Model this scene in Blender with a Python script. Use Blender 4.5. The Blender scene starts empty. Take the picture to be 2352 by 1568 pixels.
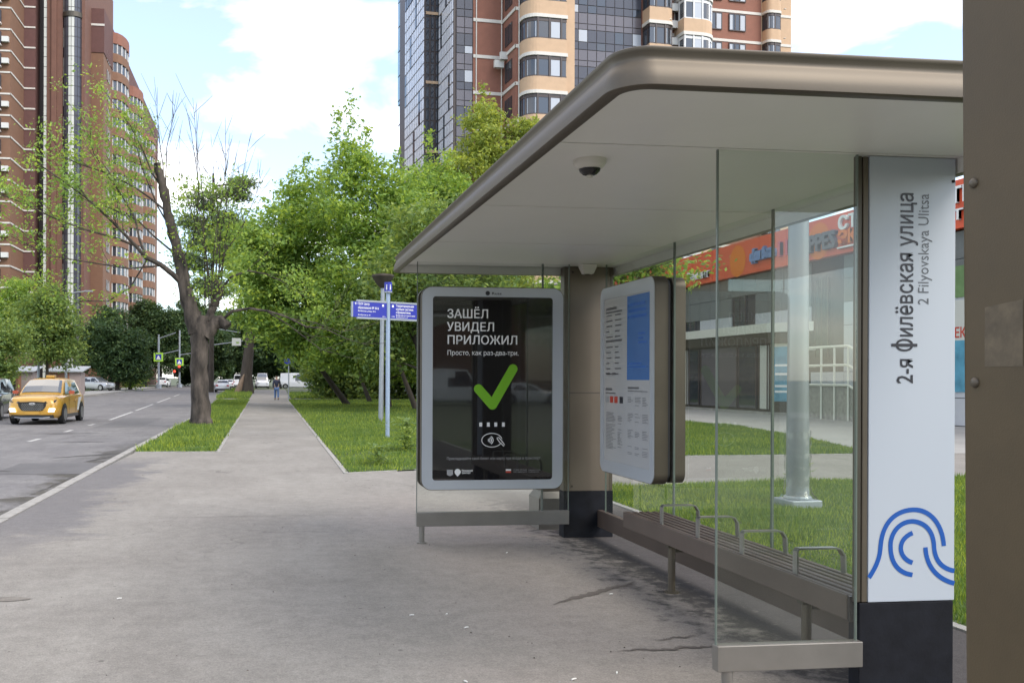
import bpy, bmesh, math, random
import numpy as np
from math import radians as RAD, sin, cos, pi
from mathutils import Matrix, Vector
random.seed(7)
SC = bpy.context.scene
COL = SC.collection

# ------------------------------------------------------------------ camera
cam = bpy.data.cameras.new('camera')
cam_o = bpy.data.objects.new('camera', cam)
COL.objects.link(cam_o)
YAW, ROLL = math.atan(266 / 2150), 0.0036
Fv = Vector((sin(YAW), cos(YAW), 0)); Rv = Vector((cos(YAW), -sin(YAW), 0)); Uv = Vector((0, 0, 1))
r_ = (Rv + ROLL * Uv).normalized(); u_ = (Uv - ROLL * Rv).normalized()
cam_o.matrix_world = Matrix(((r_.x, u_.x, -Fv.x, 0), (r_.y, u_.y, -Fv.y, 0), (r_.z, u_.z, -Fv.z, 1.6), (0, 0, 0, 1)))
cam.sensor_width = 36.0
cam.lens = 36.0 * 2150 / 2352
cam.shift_x = (1176 - 878) / 2352
cam.shift_y = (869 - 784) / 2352
cam.clip_start = 0.05
cam.clip_end = 6000
SC.camera = cam_o

# ------------------------------------------------------------------ light
SUN_EL, SUN_AZ = 46, 138            # elevation, compass bearing (from +Y towards +X)
world = bpy.data.worlds.new('World')
SC.world = world
world.use_nodes = True
nt = world.node_tree
nt.nodes.clear()
def N(t, typ, **kw):
    n = t.nodes.new(typ)
    for k, v in kw.items():
        setattr(n, k, v)
    return n
out = N(nt, 'ShaderNodeOutputWorld'); bg = N(nt, 'ShaderNodeBackground')
bg.inputs['Strength'].default_value = 0.1
sky = N(nt, 'ShaderNodeTexSky'); sky.sky_type = 'NISHITA'; sky.sun_disc = False
sky.sun_elevation = RAD(SUN_EL); sky.sun_rotation = RAD(SUN_AZ); sky.air_density = 1.0; sky.dust_density = 1.2
tc = N(nt, 'ShaderNodeTexCoord')
sep = N(nt, 'ShaderNodeSeparateXYZ'); nt.links.new(tc.outputs['Generated'], sep.inputs[0])
zadd = N(nt, 'ShaderNodeMath', operation='ADD'); zadd.inputs[1].default_value = 0.22
nt.links.new(sep.outputs['Z'], zadd.inputs[0])
zmx = N(nt, 'ShaderNodeMath', operation='MAXIMUM'); zmx.inputs[1].default_value = 0.05
nt.links.new(zadd.outputs[0], zmx.inputs[0])
dv = N(nt, 'ShaderNodeVectorMath', operation='DIVIDE')
cmb = N(nt, 'ShaderNodeCombineXYZ')
for i in range(3): nt.links.new(zmx.outputs[0], cmb.inputs[i])
nt.links.new(tc.outputs['Generated'], dv.inputs[0]); nt.links.new(cmb.outputs[0], dv.inputs[1])
cn = N(nt, 'ShaderNodeTexNoise'); cn.inputs['Scale'].default_value = 1.9; cn.inputs['Detail'].default_value = 7
cn.inputs['Roughness'].default_value = 0.52; cn.inputs['Distortion'].default_value = 0.35
mp = N(nt, 'ShaderNodeMapping'); mp.inputs['Location'].default_value = (0.35, 1.15, 0.0)
nt.links.new(dv.outputs[0], mp.inputs[0]); nt.links.new(mp.outputs[0], cn.inputs['Vector'])
cr = N(nt, 'ShaderNodeValToRGB')
cr.color_ramp.elements[0].position = 0.47; cr.color_ramp.elements[0].color = (0.10, 0.10, 0.10, 1)
cr.color_ramp.elements[1].position = 0.66; cr.color_ramp.elements[1].color = (0.85, 0.85, 0.85, 1)
nt.links.new(cn.outputs['Fac'], cr.inputs[0])
mx = N(nt, 'ShaderNodeMix', data_type='RGBA')
tint = N(nt, 'ShaderNodeVectorMath', operation='MULTIPLY'); tint.inputs[1].default_value = (1.48, 1.62, 1.74)   # camera white balance of a hazy blue
nt.links.new(sky.outputs[0], tint.inputs[0])
nt.links.new(cr.outputs[0], mx.inputs[0]); nt.links.new(tint.outputs[0], mx.inputs[6])
mx.inputs[7].default_value = (18.0, 16.4, 14.6, 1)
nt.links.new(mx.outputs[2], bg.inputs[0]); nt.links.new(bg.outputs[0], out.inputs[0])

sun = bpy.data.lights.new('sun', 'SUN'); sun.energy = 1.5; sun.angle = RAD(34); sun.color = (1.0, 0.90, 0.77)
sun_o = bpy.data.objects.new('sun', sun); COL.objects.link(sun_o)
sd = Vector((sin(RAD(SUN_AZ)) * cos(RAD(SUN_EL)), cos(RAD(SUN_AZ)) * cos(RAD(SUN_EL)), sin(RAD(SUN_EL))))
sun_o.rotation_euler = sd.to_track_quat('Z', 'Y').to_euler()
sun_o.location = (20, -10, 40)

vs = SC.view_settings
vs.view_transform = 'Standard'; vs.look = 'None'; vs.gamma = 1.0; vs.use_curve_mapping = False
vs.exposure = 0.90
SC.display_settings.display_device = 'sRGB'
SC.cycles.max_bounces = 8; SC.cycles.transparent_max_bounces = 16

# ------------------------------------------------------------------ materials
def mat(name, col, rough=0.6, metal=0.0, var=0.0, scale=3.0, bump=0.0, bscale=40.0, spec=0.5, coat=0.0, emit=None, estr=0.0,
        stretch=(1, 1, 1), coord='Object', island=0.0):
    m = bpy.data.materials.new(name); m.use_nodes = True
    t = m.node_tree; b = t.nodes['Principled BSDF']
    b.inputs['Base Color'].default_value = (*col, 1); b.inputs['Roughness'].default_value = rough
    b.inputs['Metallic'].default_value = metal; b.inputs['Specular IOR Level'].default_value = spec
    b.inputs['Coat Weight'].default_value = coat; b.inputs['Coat Roughness'].default_value = 0.05
    if emit: b.inputs['Emission Color'].default_value = (*emit, 1); b.inputs['Emission Strength'].default_value = estr
    if var or bump or island:
        tcn = N(t, 'ShaderNodeTexCoord'); mpn = N(t, 'ShaderNodeMapping'); mpn.inputs['Scale'].default_value = stretch
        t.links.new(tcn.outputs[coord], mpn.inputs[0])
    if var or island:
        no = N(t, 'ShaderNodeTexNoise'); no.inputs['Scale'].default_value = scale; no.inputs['Detail'].default_value = 8
        no.inputs['Roughness'].default_value = 0.62
        t.links.new(mpn.outputs[0], no.inputs['Vector'])
        mr = N(t, 'ShaderNodeMapRange'); mr.inputs[1].default_value = 0.3; mr.inputs[2].default_value = 0.7
        mr.inputs[3].default_value = 1 - var; mr.inputs[4].default_value = 1 + var
        t.links.new(no.outputs['Fac'], mr.inputs[0])
        val = mr.outputs[0]
        if island:
            g = N(t, 'ShaderNodeNewGeometry'); m2 = N(t, 'ShaderNodeMapRange')
            m2.inputs[3].default_value = 1 - island; m2.inputs[4].default_value = 1 + island
            t.links.new(g.outputs['Random Per Island'], m2.inputs[0])
            mu = N(t, 'ShaderNodeMath', operation='MULTIPLY'); t.links.new(val, mu.inputs[0]); t.links.new(m2.outputs[0], mu.inputs[1]); val = mu.outputs[0]
        vm = N(t, 'ShaderNodeVectorMath', operation='SCALE'); vm.inputs[0].default_value = col
        t.links.new(val, vm.inputs['Scale']); t.links.new(vm.outputs[0], b.inputs['Base Color'])
        rr = N(t, 'ShaderNodeMapRange'); rr.inputs[3].default_value = max(0.02, rough - 0.06); rr.inputs[4].default_value = min(1, rough + 0.06)
        t.links.new(no.outputs['Fac'], rr.inputs[0]); t.links.new(rr.outputs[0], b.inputs['Roughness'])
    if bump:
        nb = N(t, 'ShaderNodeTexNoise'); nb.inputs['Scale'].default_value = bscale; nb.inputs['Detail'].default_value = 4
        t.links.new(mpn.outputs[0], nb.inputs['Vector'])
        bp = N(t, 'ShaderNodeBump'); bp.inputs['Strength'].default_value = bump; bp.inputs['Distance'].default_value = 0.02
        t.links.new(nb.outputs['Fac'], bp.inputs['Height']); t.links.new(bp.outputs[0], b.inputs['Normal'])
    return m

def glass_mat(name, tint, ior=1.5, rough=0.0, dirt=0.0):
    m = bpy.data.materials.new(name); m.use_nodes = True
    t = m.node_tree; t.nodes.clear()
    o = N(t, 'ShaderNodeOutputMaterial'); tr = N(t, 'ShaderNodeBsdfTransparent'); gl = N(t, 'ShaderNodeBsdfGlossy')
    tr.inputs[0].default_value = (*tint, 1); gl.inputs['Roughness'].default_value = rough
    fr = N(t, 'ShaderNodeFresnel'); fr.inputs[0].default_value = ior
    ms = N(t, 'ShaderNodeMixShader')
    ge = N(t, 'ShaderNodeNewGeometry'); inv_ = N(t, 'ShaderNodeMath', operation='SUBTRACT'); inv_.inputs[0].default_value = 1.0
    t.links.new(ge.outputs['Backfacing'], inv_.inputs[1])
    fm = N(t, 'ShaderNodeMath', operation='MULTIPLY'); t.links.new(fr.outputs[0], fm.inputs[0]); t.links.new(inv_.outputs[0], fm.inputs[1])
    f2 = N(t, 'ShaderNodeMath', operation='MULTIPLY', use_clamp=True); f2.inputs[1].default_value = 1.35; t.links.new(fm.outputs[0], f2.inputs[0])
    t.links.new(f2.outputs[0], ms.inputs[0]); t.links.new(tr.outputs[0], ms.inputs[1]); t.links.new(gl.outputs[0], ms.inputs[2])
    last = ms
    if dirt:
        df = N(t, 'ShaderNodeBsdfDiffuse'); df.inputs[0].default_value = (0.55, 0.53, 0.48, 1)
        tcn = N(t, 'ShaderNodeTexCoord'); no = N(t, 'ShaderNodeTexNoise'); no.inputs['Scale'].default_value = 2.2; no.inputs['Detail'].default_value = 8
        t.links.new(tcn.outputs['Object'], no.inputs['Vector'])
        mr = N(t, 'ShaderNodeMapRange'); mr.inputs[1].default_value = 0.35; mr.inputs[2].default_value = 0.8
        mr.inputs[3].default_value = dirt * 0.25; mr.inputs[4].default_value = dirt
        t.links.new(no.outputs['Fac'], mr.inputs[0])
        m2 = N(t, 'ShaderNodeMixShader'); t.links.new(mr.outputs[0], m2.inputs[0]); t.links.new(ms.outputs[0], m2.inputs[1]); t.links.new(df.outputs[0], m2.inputs[2])
        last = m2
    t.links.new(last.outputs[0], o.inputs[0])
    return m

def leaf_mat(name, col, trans=0.35, hue=0.25, rough=0.5):
    m = bpy.data.materials.new(name); m.use_nodes = True
    t = m.node_tree; t.nodes.clear()
    o = N(t, 'ShaderNodeOutputMaterial')
    g = N(t, 'ShaderNodeNewGeometry')
    no = N(t, 'ShaderNodeTexNoise'); no.inputs['Scale'].default_value = 0.55; no.inputs['Detail'].default_value = 4
    tcn = N(t, 'ShaderNodeTexCoord'); t.links.new(tcn.outputs['Object'], no.inputs['Vector'])
    ad = N(t, 'ShaderNodeMath', operation='ADD'); t.links.new(g.outputs['Random Per Island'], ad.inputs[0]); t.links.new(no.outputs['Fac'], ad.inputs[1])
    rp = N(t, 'ShaderNodeValToRGB')
    c = np.array(col)
    rp.color_ramp.elements[0].position = 0.45; rp.color_ramp.elements[0].color = (*(c * np.array([1 - hue * 1.3, 1 - hue, 1 - hue * 0.4])), 1)
    rp.color_ramp.elements[1].position = 1.3 / 1.0 if False else 1.0; rp.color_ramp.elements[1].color = (*(c * np.array([1 + hue * 1.5, 1 + hue, 1 + hue * 0.2])), 1)
    mrn = N(t, 'ShaderNodeMapRange'); mrn.inputs[1].default_value = 0.3; mrn.inputs[2].default_value = 1.7
    t.links.new(ad.outputs[0], mrn.inputs[0]); t.links.new(mrn.outputs[0], rp.inputs[0])
    p = N(t, 'ShaderNodeBsdfPrincipled'); p.inputs['Roughness'].default_value = rough; p.inputs['Specular IOR Level'].default_value = 0.25
    tl = N(t, 'ShaderNodeBsdfTranslucent')
    t.links.new(rp.outputs[0], p.inputs['Base Color'])
    vm = N(t, 'ShaderNodeVectorMath', operation='MULTIPLY'); vm.inputs[1].default_value = (1.4, 1.3, 0.7)
    t.links.new(rp.outputs[0], vm.inputs[0]); t.links.new(vm.outputs[0], tl.inputs[0])
    ms = N(t, 'ShaderNodeMixShader'); ms.inputs[0].default_value = trans
    t.links.new(p.outputs[0], ms.inputs[1]); t.links.new(tl.outputs[0], ms.inputs[2]); t.links.new(ms.outputs[0], o.inputs[0])
    return m

M = {}
M['bronze'] = mat('bronze_metal', (0.105, 0.088, 0.066), 0.46, 0.45, var=0.08, scale=3, bump=0.03, bscale=220)
M['bronze_face'] = mat('bronze_sheet', (0.175, 0.147, 0.118), 0.42, 0.5, var=0.06, scale=2, bump=0.02, bscale=160)
M['bronze_dark'] = mat('bronze_dark', (0.085, 0.075, 0.06), 0.45, 0.6, var=0.1, scale=4)
M['post_paint'] = mat('post_paint', (0.085, 0.062, 0.034), 0.5, 0.1, spec=0.3, var=0.12, scale=6, bump=0.04, bscale=300)
M['rail'] = mat('rail_metal', (0.225, 0.213, 0.195), 0.42, 0.55, var=0.08, scale=4, bump=0.02, bscale=120)
M['soffit'] = mat('soffit_white', (0.80, 0.785, 0.75), 0.42, 0, var=0.03, scale=1.2)
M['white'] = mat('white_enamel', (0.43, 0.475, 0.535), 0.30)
M['black_base'] = mat('black_plinth', (0.009, 0.010, 0.014), 0.75, 0, spec=0.2, var=0.35, scale=9, bump=0.05, bscale=60)
M['frame_grey'] = mat('case_frame', (0.46, 0.49, 0.53), 0.30, 0.15, var=0.02)
M['glass'] = glass_mat('shelter_glass', (0.95, 0.97, 0.955), 1.45, 0.0, dirt=0.015)
M['glass_dirty'] = glass_mat('shelter_glass_dusty', (0.935, 0.96, 0.935), 1.5, 0.0, dirt=0.035)
M['glass_edge'] = mat('glass_edge', (0.13, 0.16, 0.14), 0.2)
M['poster'] = mat('poster_black', (0.012, 0.0115, 0.0125), 0.015, 0, spec=0.9, coat=1.0)
M['ink_white'] = mat('ink_white', (0.78, 0.78, 0.78), 0.4)
M['ink_grey'] = mat('ink_grey', (0.32, 0.32, 0.33), 0.5)
M['ink_black'] = mat('ink_black', (0.02, 0.02, 0.03), 0.4)
M['ink_green'] = mat('ink_green', (0.17, 0.43, 0.02), 0.3)
M['ink_red'] = mat('ink_red', (0.5, 0.05, 0.03), 0.4)
M['ink_blue'] = mat('ink_blue', (0.03, 0.13, 0.46), 0.35)
M['print_blue'] = mat('print_blue', (0.055, 0.16, 0.42), 0.25, var=0.1, scale=1.2)
M['logo_blue'] = mat('logo_blue', (0.012, 0.085, 0.36), 0.3)
M['paper'] = mat('paper', (0.44, 0.445, 0.455), 0.22, spec=0.5)
M['slat'] = mat('bench_slat', (0.105, 0.078, 0.064), 0.5, 0.25, var=0.12, scale=5, bump=0.03, bscale=120)
M['chrome'] = mat('brushed_steel', (0.55, 0.55, 0.54), 0.25, 1.0)
M['armrest'] = mat('armrest_steel', (0.36, 0.36, 0.35), 0.3, 0.9)
M['dome_white'] = mat('dome_white', (0.62, 0.60, 0.54), 0.4)
M['dark_plastic'] = mat('dark_plastic', (0.015, 0.015, 0.016), 0.2)
M['galv'] = mat('galvanised', (0.33, 0.36, 0.40), 0.45, 0.5, var=0.06, scale=2)
M['post_blue'] = mat('post_bluegrey', (0.30, 0.38, 0.50), 0.4, 0.2, var=0.05)
M['lamp_grey'] = mat('lamp_pole_grey', (0.24, 0.255, 0.27), 0.45, 0.25, var=0.05)
M['sign_blue'] = mat('sign_blue', (0.025, 0.035, 0.33), 0.35)
M['wrap'] = glass_mat('plastic_wrap', (0.93, 0.95, 0.95), 1.5, 0.12, dirt=0.06)
M['asphalt'] = None
M['kerb'] = mat('kerb_concrete', (0.285, 0.275, 0.255), 0.85, 0, var=0.28, scale=6, bump=0.2, bscale=60, coord='Object')
M['soil_green'] = mat('lawn_soil', (0.055, 0.085, 0.02), 0.95, 0, var=0.45, scale=0.9, bump=0.5, bscale=25)
M['far_ground'] = mat('far_ground', (0.07, 0.085, 0.045), 0.95, 0, var=0.3, scale=0.05)
M['plaza_conc'] = mat('pale_paving', (0.30, 0.295, 0.28), 0.85, 0, var=0.12, scale=0.6, bump=0.15, bscale=40)
M['line_white'] = mat('road_paint', (0.40, 0.395, 0.38), 0.7, 0, var=0.35, scale=5)
M['bark'] = mat('bark_grey', (0.056, 0.046, 0.038), 0.95, 0, var=0.95, scale=4.5, bump=1.0, bscale=12, stretch=(1, 1, 0.3))
M['bark_dark'] = mat('bark_dark', (0.055, 0.045, 0.036), 0.95, 0, var=0.4, scale=3, bump=0.8, bscale=9, stretch=(1, 1, 0.3))
M['bark_bare'] = mat('bare_wood', (0.24, 0.17, 0.12), 0.9, 0, var=0.3, scale=3)
M['twig'] = mat('twig_brown', (0.15, 0.125, 0.10), 0.9)
M['leaf_maple'] = leaf_mat('leaf_maple', (0.31, 0.435, 0.095), 0.48, 0.30)
M['leaf_bright'] = leaf_mat('leaf_bright', (0.36, 0.42, 0.10), 0.48, 0.25)
M['leaf_mid'] = leaf_mat('leaf_mid', (0.235, 0.32, 0.09), 0.44, 0.3)
M['leaf_dark'] = leaf_mat('leaf_dark', (0.09, 0.145, 0.055), 0.32, 0.3)
M['leaf_pine'] = leaf_mat('needle_pine', (0.20, 0.26, 0.15), 0.5, 0.2)
M['grass'] = leaf_mat('grass_blade', (0.245, 0.33, 0.060), 0.42, 0.42)
M['brick_red'] = mat('brick_red', (0.255, 0.115, 0.082), 0.85, 0, var=0.10, scale=1.5)
M['brick_brown'] = mat('brick_brown', (0.165, 0.082, 0.060), 0.85, 0, var=0.12, scale=1.2)
M['brick_dark'] = mat('brick_dark_red', (0.125, 0.06, 0.054), 0.85, 0, var=0.10, scale=1.5)
M['brick_tan'] = mat('brick_tan', (0.53, 0.37, 0.245), 0.85, 0, var=0.06, scale=1.5)
M['brick_orange'] = mat('brick_orange', (0.20, 0.108, 0.068), 0.85, 0, var=0.08, scale=1.5)
M['stripe'] = mat('white_string_course', (0.62, 0.60, 0.56), 0.8, 0, var=0.05)
M['win_frame'] = mat('window_frame_brown', (0.05, 0.035, 0.032), 0.4)
M['win_frame_w'] = mat('window_frame_white', (0.62, 0.62, 0.62), 0.4)
M['win_glass'] = mat('window_glass', (0.035, 0.042, 0.055), 0.05, 0, spec=0.9)
M['win_curtain'] = mat('window_curtained', (0.42, 0.45, 0.50), 0.25, 0, spec=0.6)
M['cw_panel'] = mat('curtain_wall_panel', (0.125, 0.115, 0.13), 0.22, 0.1)
M['cw_glass'] = mat('curtain_wall_glass', (0.07, 0.072, 0.09), 0.16, 0.0, spec=0.5)
M['cw_light'] = mat('curtain_wall_painted_sheen', (0.72, 0.73, 0.80), 0.2, 0.1)  # pale base colour stands in for sky mirrored in these panes
M['teal'] = mat('teal_glass', (0.16, 0.34, 0.42), 0.15, 0.3)
M['glass_white'] = mat('milk_glass', (0.55, 0.56, 0.52), 0.3)
M['tile'] = mat('facade_tile', (0.50, 0.52, 0.56), 0.22, 0.1, var=0.03)
M['joint'] = mat('dark_joint', (0.03, 0.03, 0.035), 0.7)
M['sign_orange'] = mat('sign_orange', (0.72, 0.115, 0.055), 0.4)
M['disc_orange'] = mat('disc_orange', (0.75, 0.19, 0.02), 0.4)
M['letter_blue'] = mat('letter_blue', (0.20, 0.30, 0.55), 0.3)
M['letter_pink'] = mat('letter_pink', (0.62, 0.10, 0.14), 0.3)
M['letter_grey'] = mat('letter_grey', (0.13, 0.13, 0.16), 0.3)
M['poster_teal'] = mat('poster_teal', (0.10, 0.30, 0.42), 0.3, var=0.3, scale=1.5)
M['rail_white'] = mat('rail_white', (0.62, 0.62, 0.56), 0.5)
M['taxi'] = mat('taxi_yellow', (0.52, 0.285, 0.04), 0.32, 0.15, coat=0.8)
M['car_white'] = mat('car_white', (0.70, 0.71, 0.73), 0.3, 0, coat=0.8)
M['car_silver'] = mat('car_silver', (0.42, 0.43, 0.45), 0.3, 0.5, coat=0.8)
M['car_black'] = mat('car_black', (0.012, 0.013, 0.016), 0.25, 0, coat=0.9)
M['car_glass'] = mat('car_glass', (0.012, 0.014, 0.017), 0.03, 0, spec=0.9)
M['windscreen'] = mat('windscreen', (0.10, 0.11, 0.12), 0.03, 0, spec=1.0, coat=1.0)
M['tyre'] = mat('tyre', (0.014, 0.014, 0.015), 0.8)
M['rim'] = mat('alloy_rim', (0.38, 0.38, 0.39), 0.3, 0.9)
M['lamp_on'] = mat('lamp_on', (0.9, 0.9, 0.9), 0.2, emit=(1, 0.98, 0.92), estr=3.0)
M['tail'] = mat('tail_light', (0.45, 0.02, 0.02), 0.2)
M['red_lamp'] = mat('signal_red', (0.8, 0.05, 0.03), 0.3, emit=(1, 0.06, 0.03), estr=1.6)
M['mirror_red'] = mat('mirror_red', (0.42, 0.075, 0.03), 0.3, coat=0.7)
M['cross_green'] = mat('sign_fluorescent', (0.36, 0.62, 0.06), 0.5)
M['skin'] = mat('skin', (0.42, 0.25, 0.18), 0.6)
M['jacket'] = mat('navy_jacket', (0.025, 0.03, 0.06), 0.8)
M['jeans'] = mat('blue_jeans', (0.10, 0.17, 0.33), 0.85)
M['hair'] = mat('dark_hair', (0.012, 0.010, 0.009), 0.7)
M['shed_wall'] = mat('shed_wall_brown', (0.32, 0.15, 0.09), 0.8, var=0.1, scale=2)
M['shed_grey'] = mat('shed_wall_grey', (0.33, 0.27, 0.26), 0.8, var=0.1, scale=2)
M['roof_grey'] = mat('shed_roof_grey', (0.42, 0.46, 0.50), 0.5, 0.2)
M['residue'] = mat('sticker_residue', (0.105, 0.082, 0.052), 0.75, 0, var=0.35, scale=30)
M['stain'] = mat('oily_stain', (0.045, 0.04, 0.037), 0.5, 0, var=0.3, scale=8)
M['butt'] = mat('paper_scrap', (0.72, 0.71, 0.68), 0.8)
M['muted_green'] = mat('muted_green', (0.13, 0.22, 0.09), 0.5, var=.3, scale=1.0)
M['ac'] = mat('ac_unit', (0.62, 0.62, 0.60), 0.5)

def ground_mat(name, kind):
    """asphalt with broad worn patches, grain, cracks; world position based"""
    m = bpy.data.materials.new(name); m.use_nodes = True
    t = m.node_tree; b = t.nodes['Principled BSDF']
    g = N(t, 'ShaderNodeNewGeometry'); pos = g.outputs['Position']
    def noise(scale, detail=6, rough=0.6, vec=None, dist=0.0):
        n = N(t, 'ShaderNodeTexNoise'); n.inputs['Scale'].default_value = scale; n.inputs['Detail'].default_value = detail
        n.inputs['Roughness'].default_value = rough; n.inputs['Distortion'].default_value = dist
        t.links.new(vec or pos, n.inputs['Vector']); return n.outputs['Fac']
    def rng(src, a, b_, c, d):
        n = N(t, 'ShaderNodeMapRange'); n.inputs[1].default_value = a; n.inputs[2].default_value = b_
        n.inputs[3].default_value = c; n.inputs[4].default_value = d; t.links.new(src, n.inputs[0]); return n.outputs[0]
    def op(o, a, c):
        n = N(t, 'ShaderNodeMath', operation=o)
        for i, s in enumerate((a, c)):
            if isinstance(s, (int, float)): n.inputs[i].default_value = s
            else: t.links.new(s, n.inputs[i])
        return n.outputs[0]
    def mixc(f, A, B):
        n = N(t, 'ShaderNodeMix', data_type='RGBA')
        if isinstance(f, (int, float)): n.inputs[0].default_value = f
        else: t.links.new(f, n.inputs[0])
        for i, s in ((6, A), (7, B)):
            if isinstance(s, tuple): n.inputs[i].default_value = (*s, 1)
            else: t.links.new(s, n.inputs[i])
        return n.outputs[2]
    mpn = N(t, 'ShaderNodeMapping'); mpn.inputs['Scale'].default_value = (1.0, 0.22, 1)
    t.links.new(pos, mpn.inputs[0]); streak = mpn.outputs[0]
    sp = N(t, 'ShaderNodeSeparateXYZ'); t.links.new(pos, sp.inputs[0])
    grain = noise(95, 3, 0.7); med = noise(7, 6, 0.65); big = noise(0.55, 5, 0.6, dist=0.6); st = noise(1.7, 6, 0.6, streak)
    if kind == 'pave':
        base = mixc(rng(big, 0.35, 0.65, 0, 1), (0.215, 0.202, 0.184), (0.262, 0.249, 0.227))
        base = mixc(rng(st, 0.42, 0.68, 0, 0.55), base, (0.195, 0.183, 0.166))
        # trodden brownish dirt on the shelter floor (X > 1.4)
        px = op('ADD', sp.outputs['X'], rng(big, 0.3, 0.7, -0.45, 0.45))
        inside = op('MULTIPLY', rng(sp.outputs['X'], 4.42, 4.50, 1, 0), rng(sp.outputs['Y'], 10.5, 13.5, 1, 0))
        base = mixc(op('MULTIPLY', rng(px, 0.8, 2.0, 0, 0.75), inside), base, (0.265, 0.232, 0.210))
        # darker strip under and behind the bench
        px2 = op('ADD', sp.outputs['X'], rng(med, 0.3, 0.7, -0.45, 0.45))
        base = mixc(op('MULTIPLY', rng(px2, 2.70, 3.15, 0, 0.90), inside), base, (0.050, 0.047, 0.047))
        # damp strip along the road kerb
        pw = op('ADD', sp.outputs['X'], rng(noise(0.9, 6, 0.65, dist=0.8), 0.3, 0.7, -0.75, 0.75))
        wet = rng(pw, -2.25, -1.8, 1, 0)
        wy = rng(sp.outputs['Y'], 8.0, 10.5, 0, 1); wet = op('MULTIPLY', wet, wy)
        wy2 = rng(sp.outputs['Y'], 17.5, 19.5, 1, 0); wet = op('MULTIPLY', wet, wy2)
        base = mixc(op('MULTIPLY', wet, 0.85), base, (0.135, 0.130, 0.134))
        rough = rng(wet, 0, 1, 0.85, 0.62)
    else:
        base = mixc(rng(big, 0.35, 0.65, 0, 1), (0.155, 0.150, 0.152), (0.195, 0.190, 0.188))
        base = mixc(rng(st, 0.45, 0.7, 0, 0.5), base, (0.115, 0.112, 0.115))
        pk = op('ADD', sp.outputs['X'], rng(noise(1.3, 6, 0.65, dist=0.8), 0.3, 0.7, -0.6, 0.6))
        wet = op('MULTIPLY', rng(pk, -3.75, -3.3, 0, 1), rng(sp.outputs['Y'], 24, 30, 1, 0))
        base = mixc(op('MULTIPLY', wet, 0.8), base, (0.05, 0.047, 0.04))
        rough = rng(wet, 0, 1, 0.8, 0.4)
    # hairline cracks
    vor = N(t, 'ShaderNodeTexVoronoi'); vor.feature = 'DISTANCE_TO_EDGE'; vor.inputs['Scale'].default_value = 0.28
    wv = N(t, 'ShaderNodeVectorMath', operation='ADD'); nz = N(t, 'ShaderNodeTexNoise'); nz.inputs['Scale'].default_value = 1.1; nz.inputs['Detail'].default_value = 6
    t.links.new(pos, nz.inputs['Vector']); sc2 = N(t, 'ShaderNodeVectorMath', operation='SCALE'); sc2.inputs['Scale'].default_value = 1.6
    t.links.new(nz.outputs['Color'], sc2.inputs[0]); t.links.new(pos, wv.inputs[0]); t.links.new(sc2.outputs[0], wv.inputs[1])
    t.links.new(wv.outputs[0], vor.inputs['Vector'])
    crack = op('MULTIPLY', rng(vor.outputs['Distance'], 0.0, 0.008, 0.55, 0), rng(noise(0.4), 0.5, 0.62, 0, 1))
    base = mixc(crack, base, (0.06, 0.055, 0.05))
    fine = rng(grain, 0.25, 0.75, 0.72, 1.28); fine = op('MULTIPLY', fine, rng(med, 0.3, 0.7, 0.88, 1.12))
    fine = op('MULTIPLY', fine, rng(noise(34, 3, 0.7), 0.3, 0.7, 0.86, 1.14))
    gum = N(t, 'ShaderNodeTexVoronoi'); gum.inputs['Scale'].default_value = 1.7; t.links.new(pos, gum.inputs['Vector'])
    fine = op('MULTIPLY', fine, rng(gum.outputs['Distance'], 0.022, 0.034, 0.62, 1.0))
    vm = N(t, 'ShaderNodeVectorMath', operation='SCALE'); t.links.new(base, vm.inputs[0]); t.links.new(fine, vm.inputs['Scale'])
    t.links.new(vm.outputs[0], b.inputs['Base Color']); t.links.new(rough, b.inputs['Roughness'])
    b.inputs['Specular IOR Level'].default_value = 0.15
    bp = N(t, 'ShaderNodeBump'); bp.inputs['Strength'].default_value = 0.35; bp.inputs['Distance'].default_value = 0.006
    t.links.new(grain, bp.inputs['Height']); t.links.new(bp.outputs[0], b.inputs['Normal'])
    return m
M['asphalt'] = ground_mat('road_asphalt', 'road')
M['pave'] = ground_mat('pavement_asphalt', 'pave')

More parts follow.
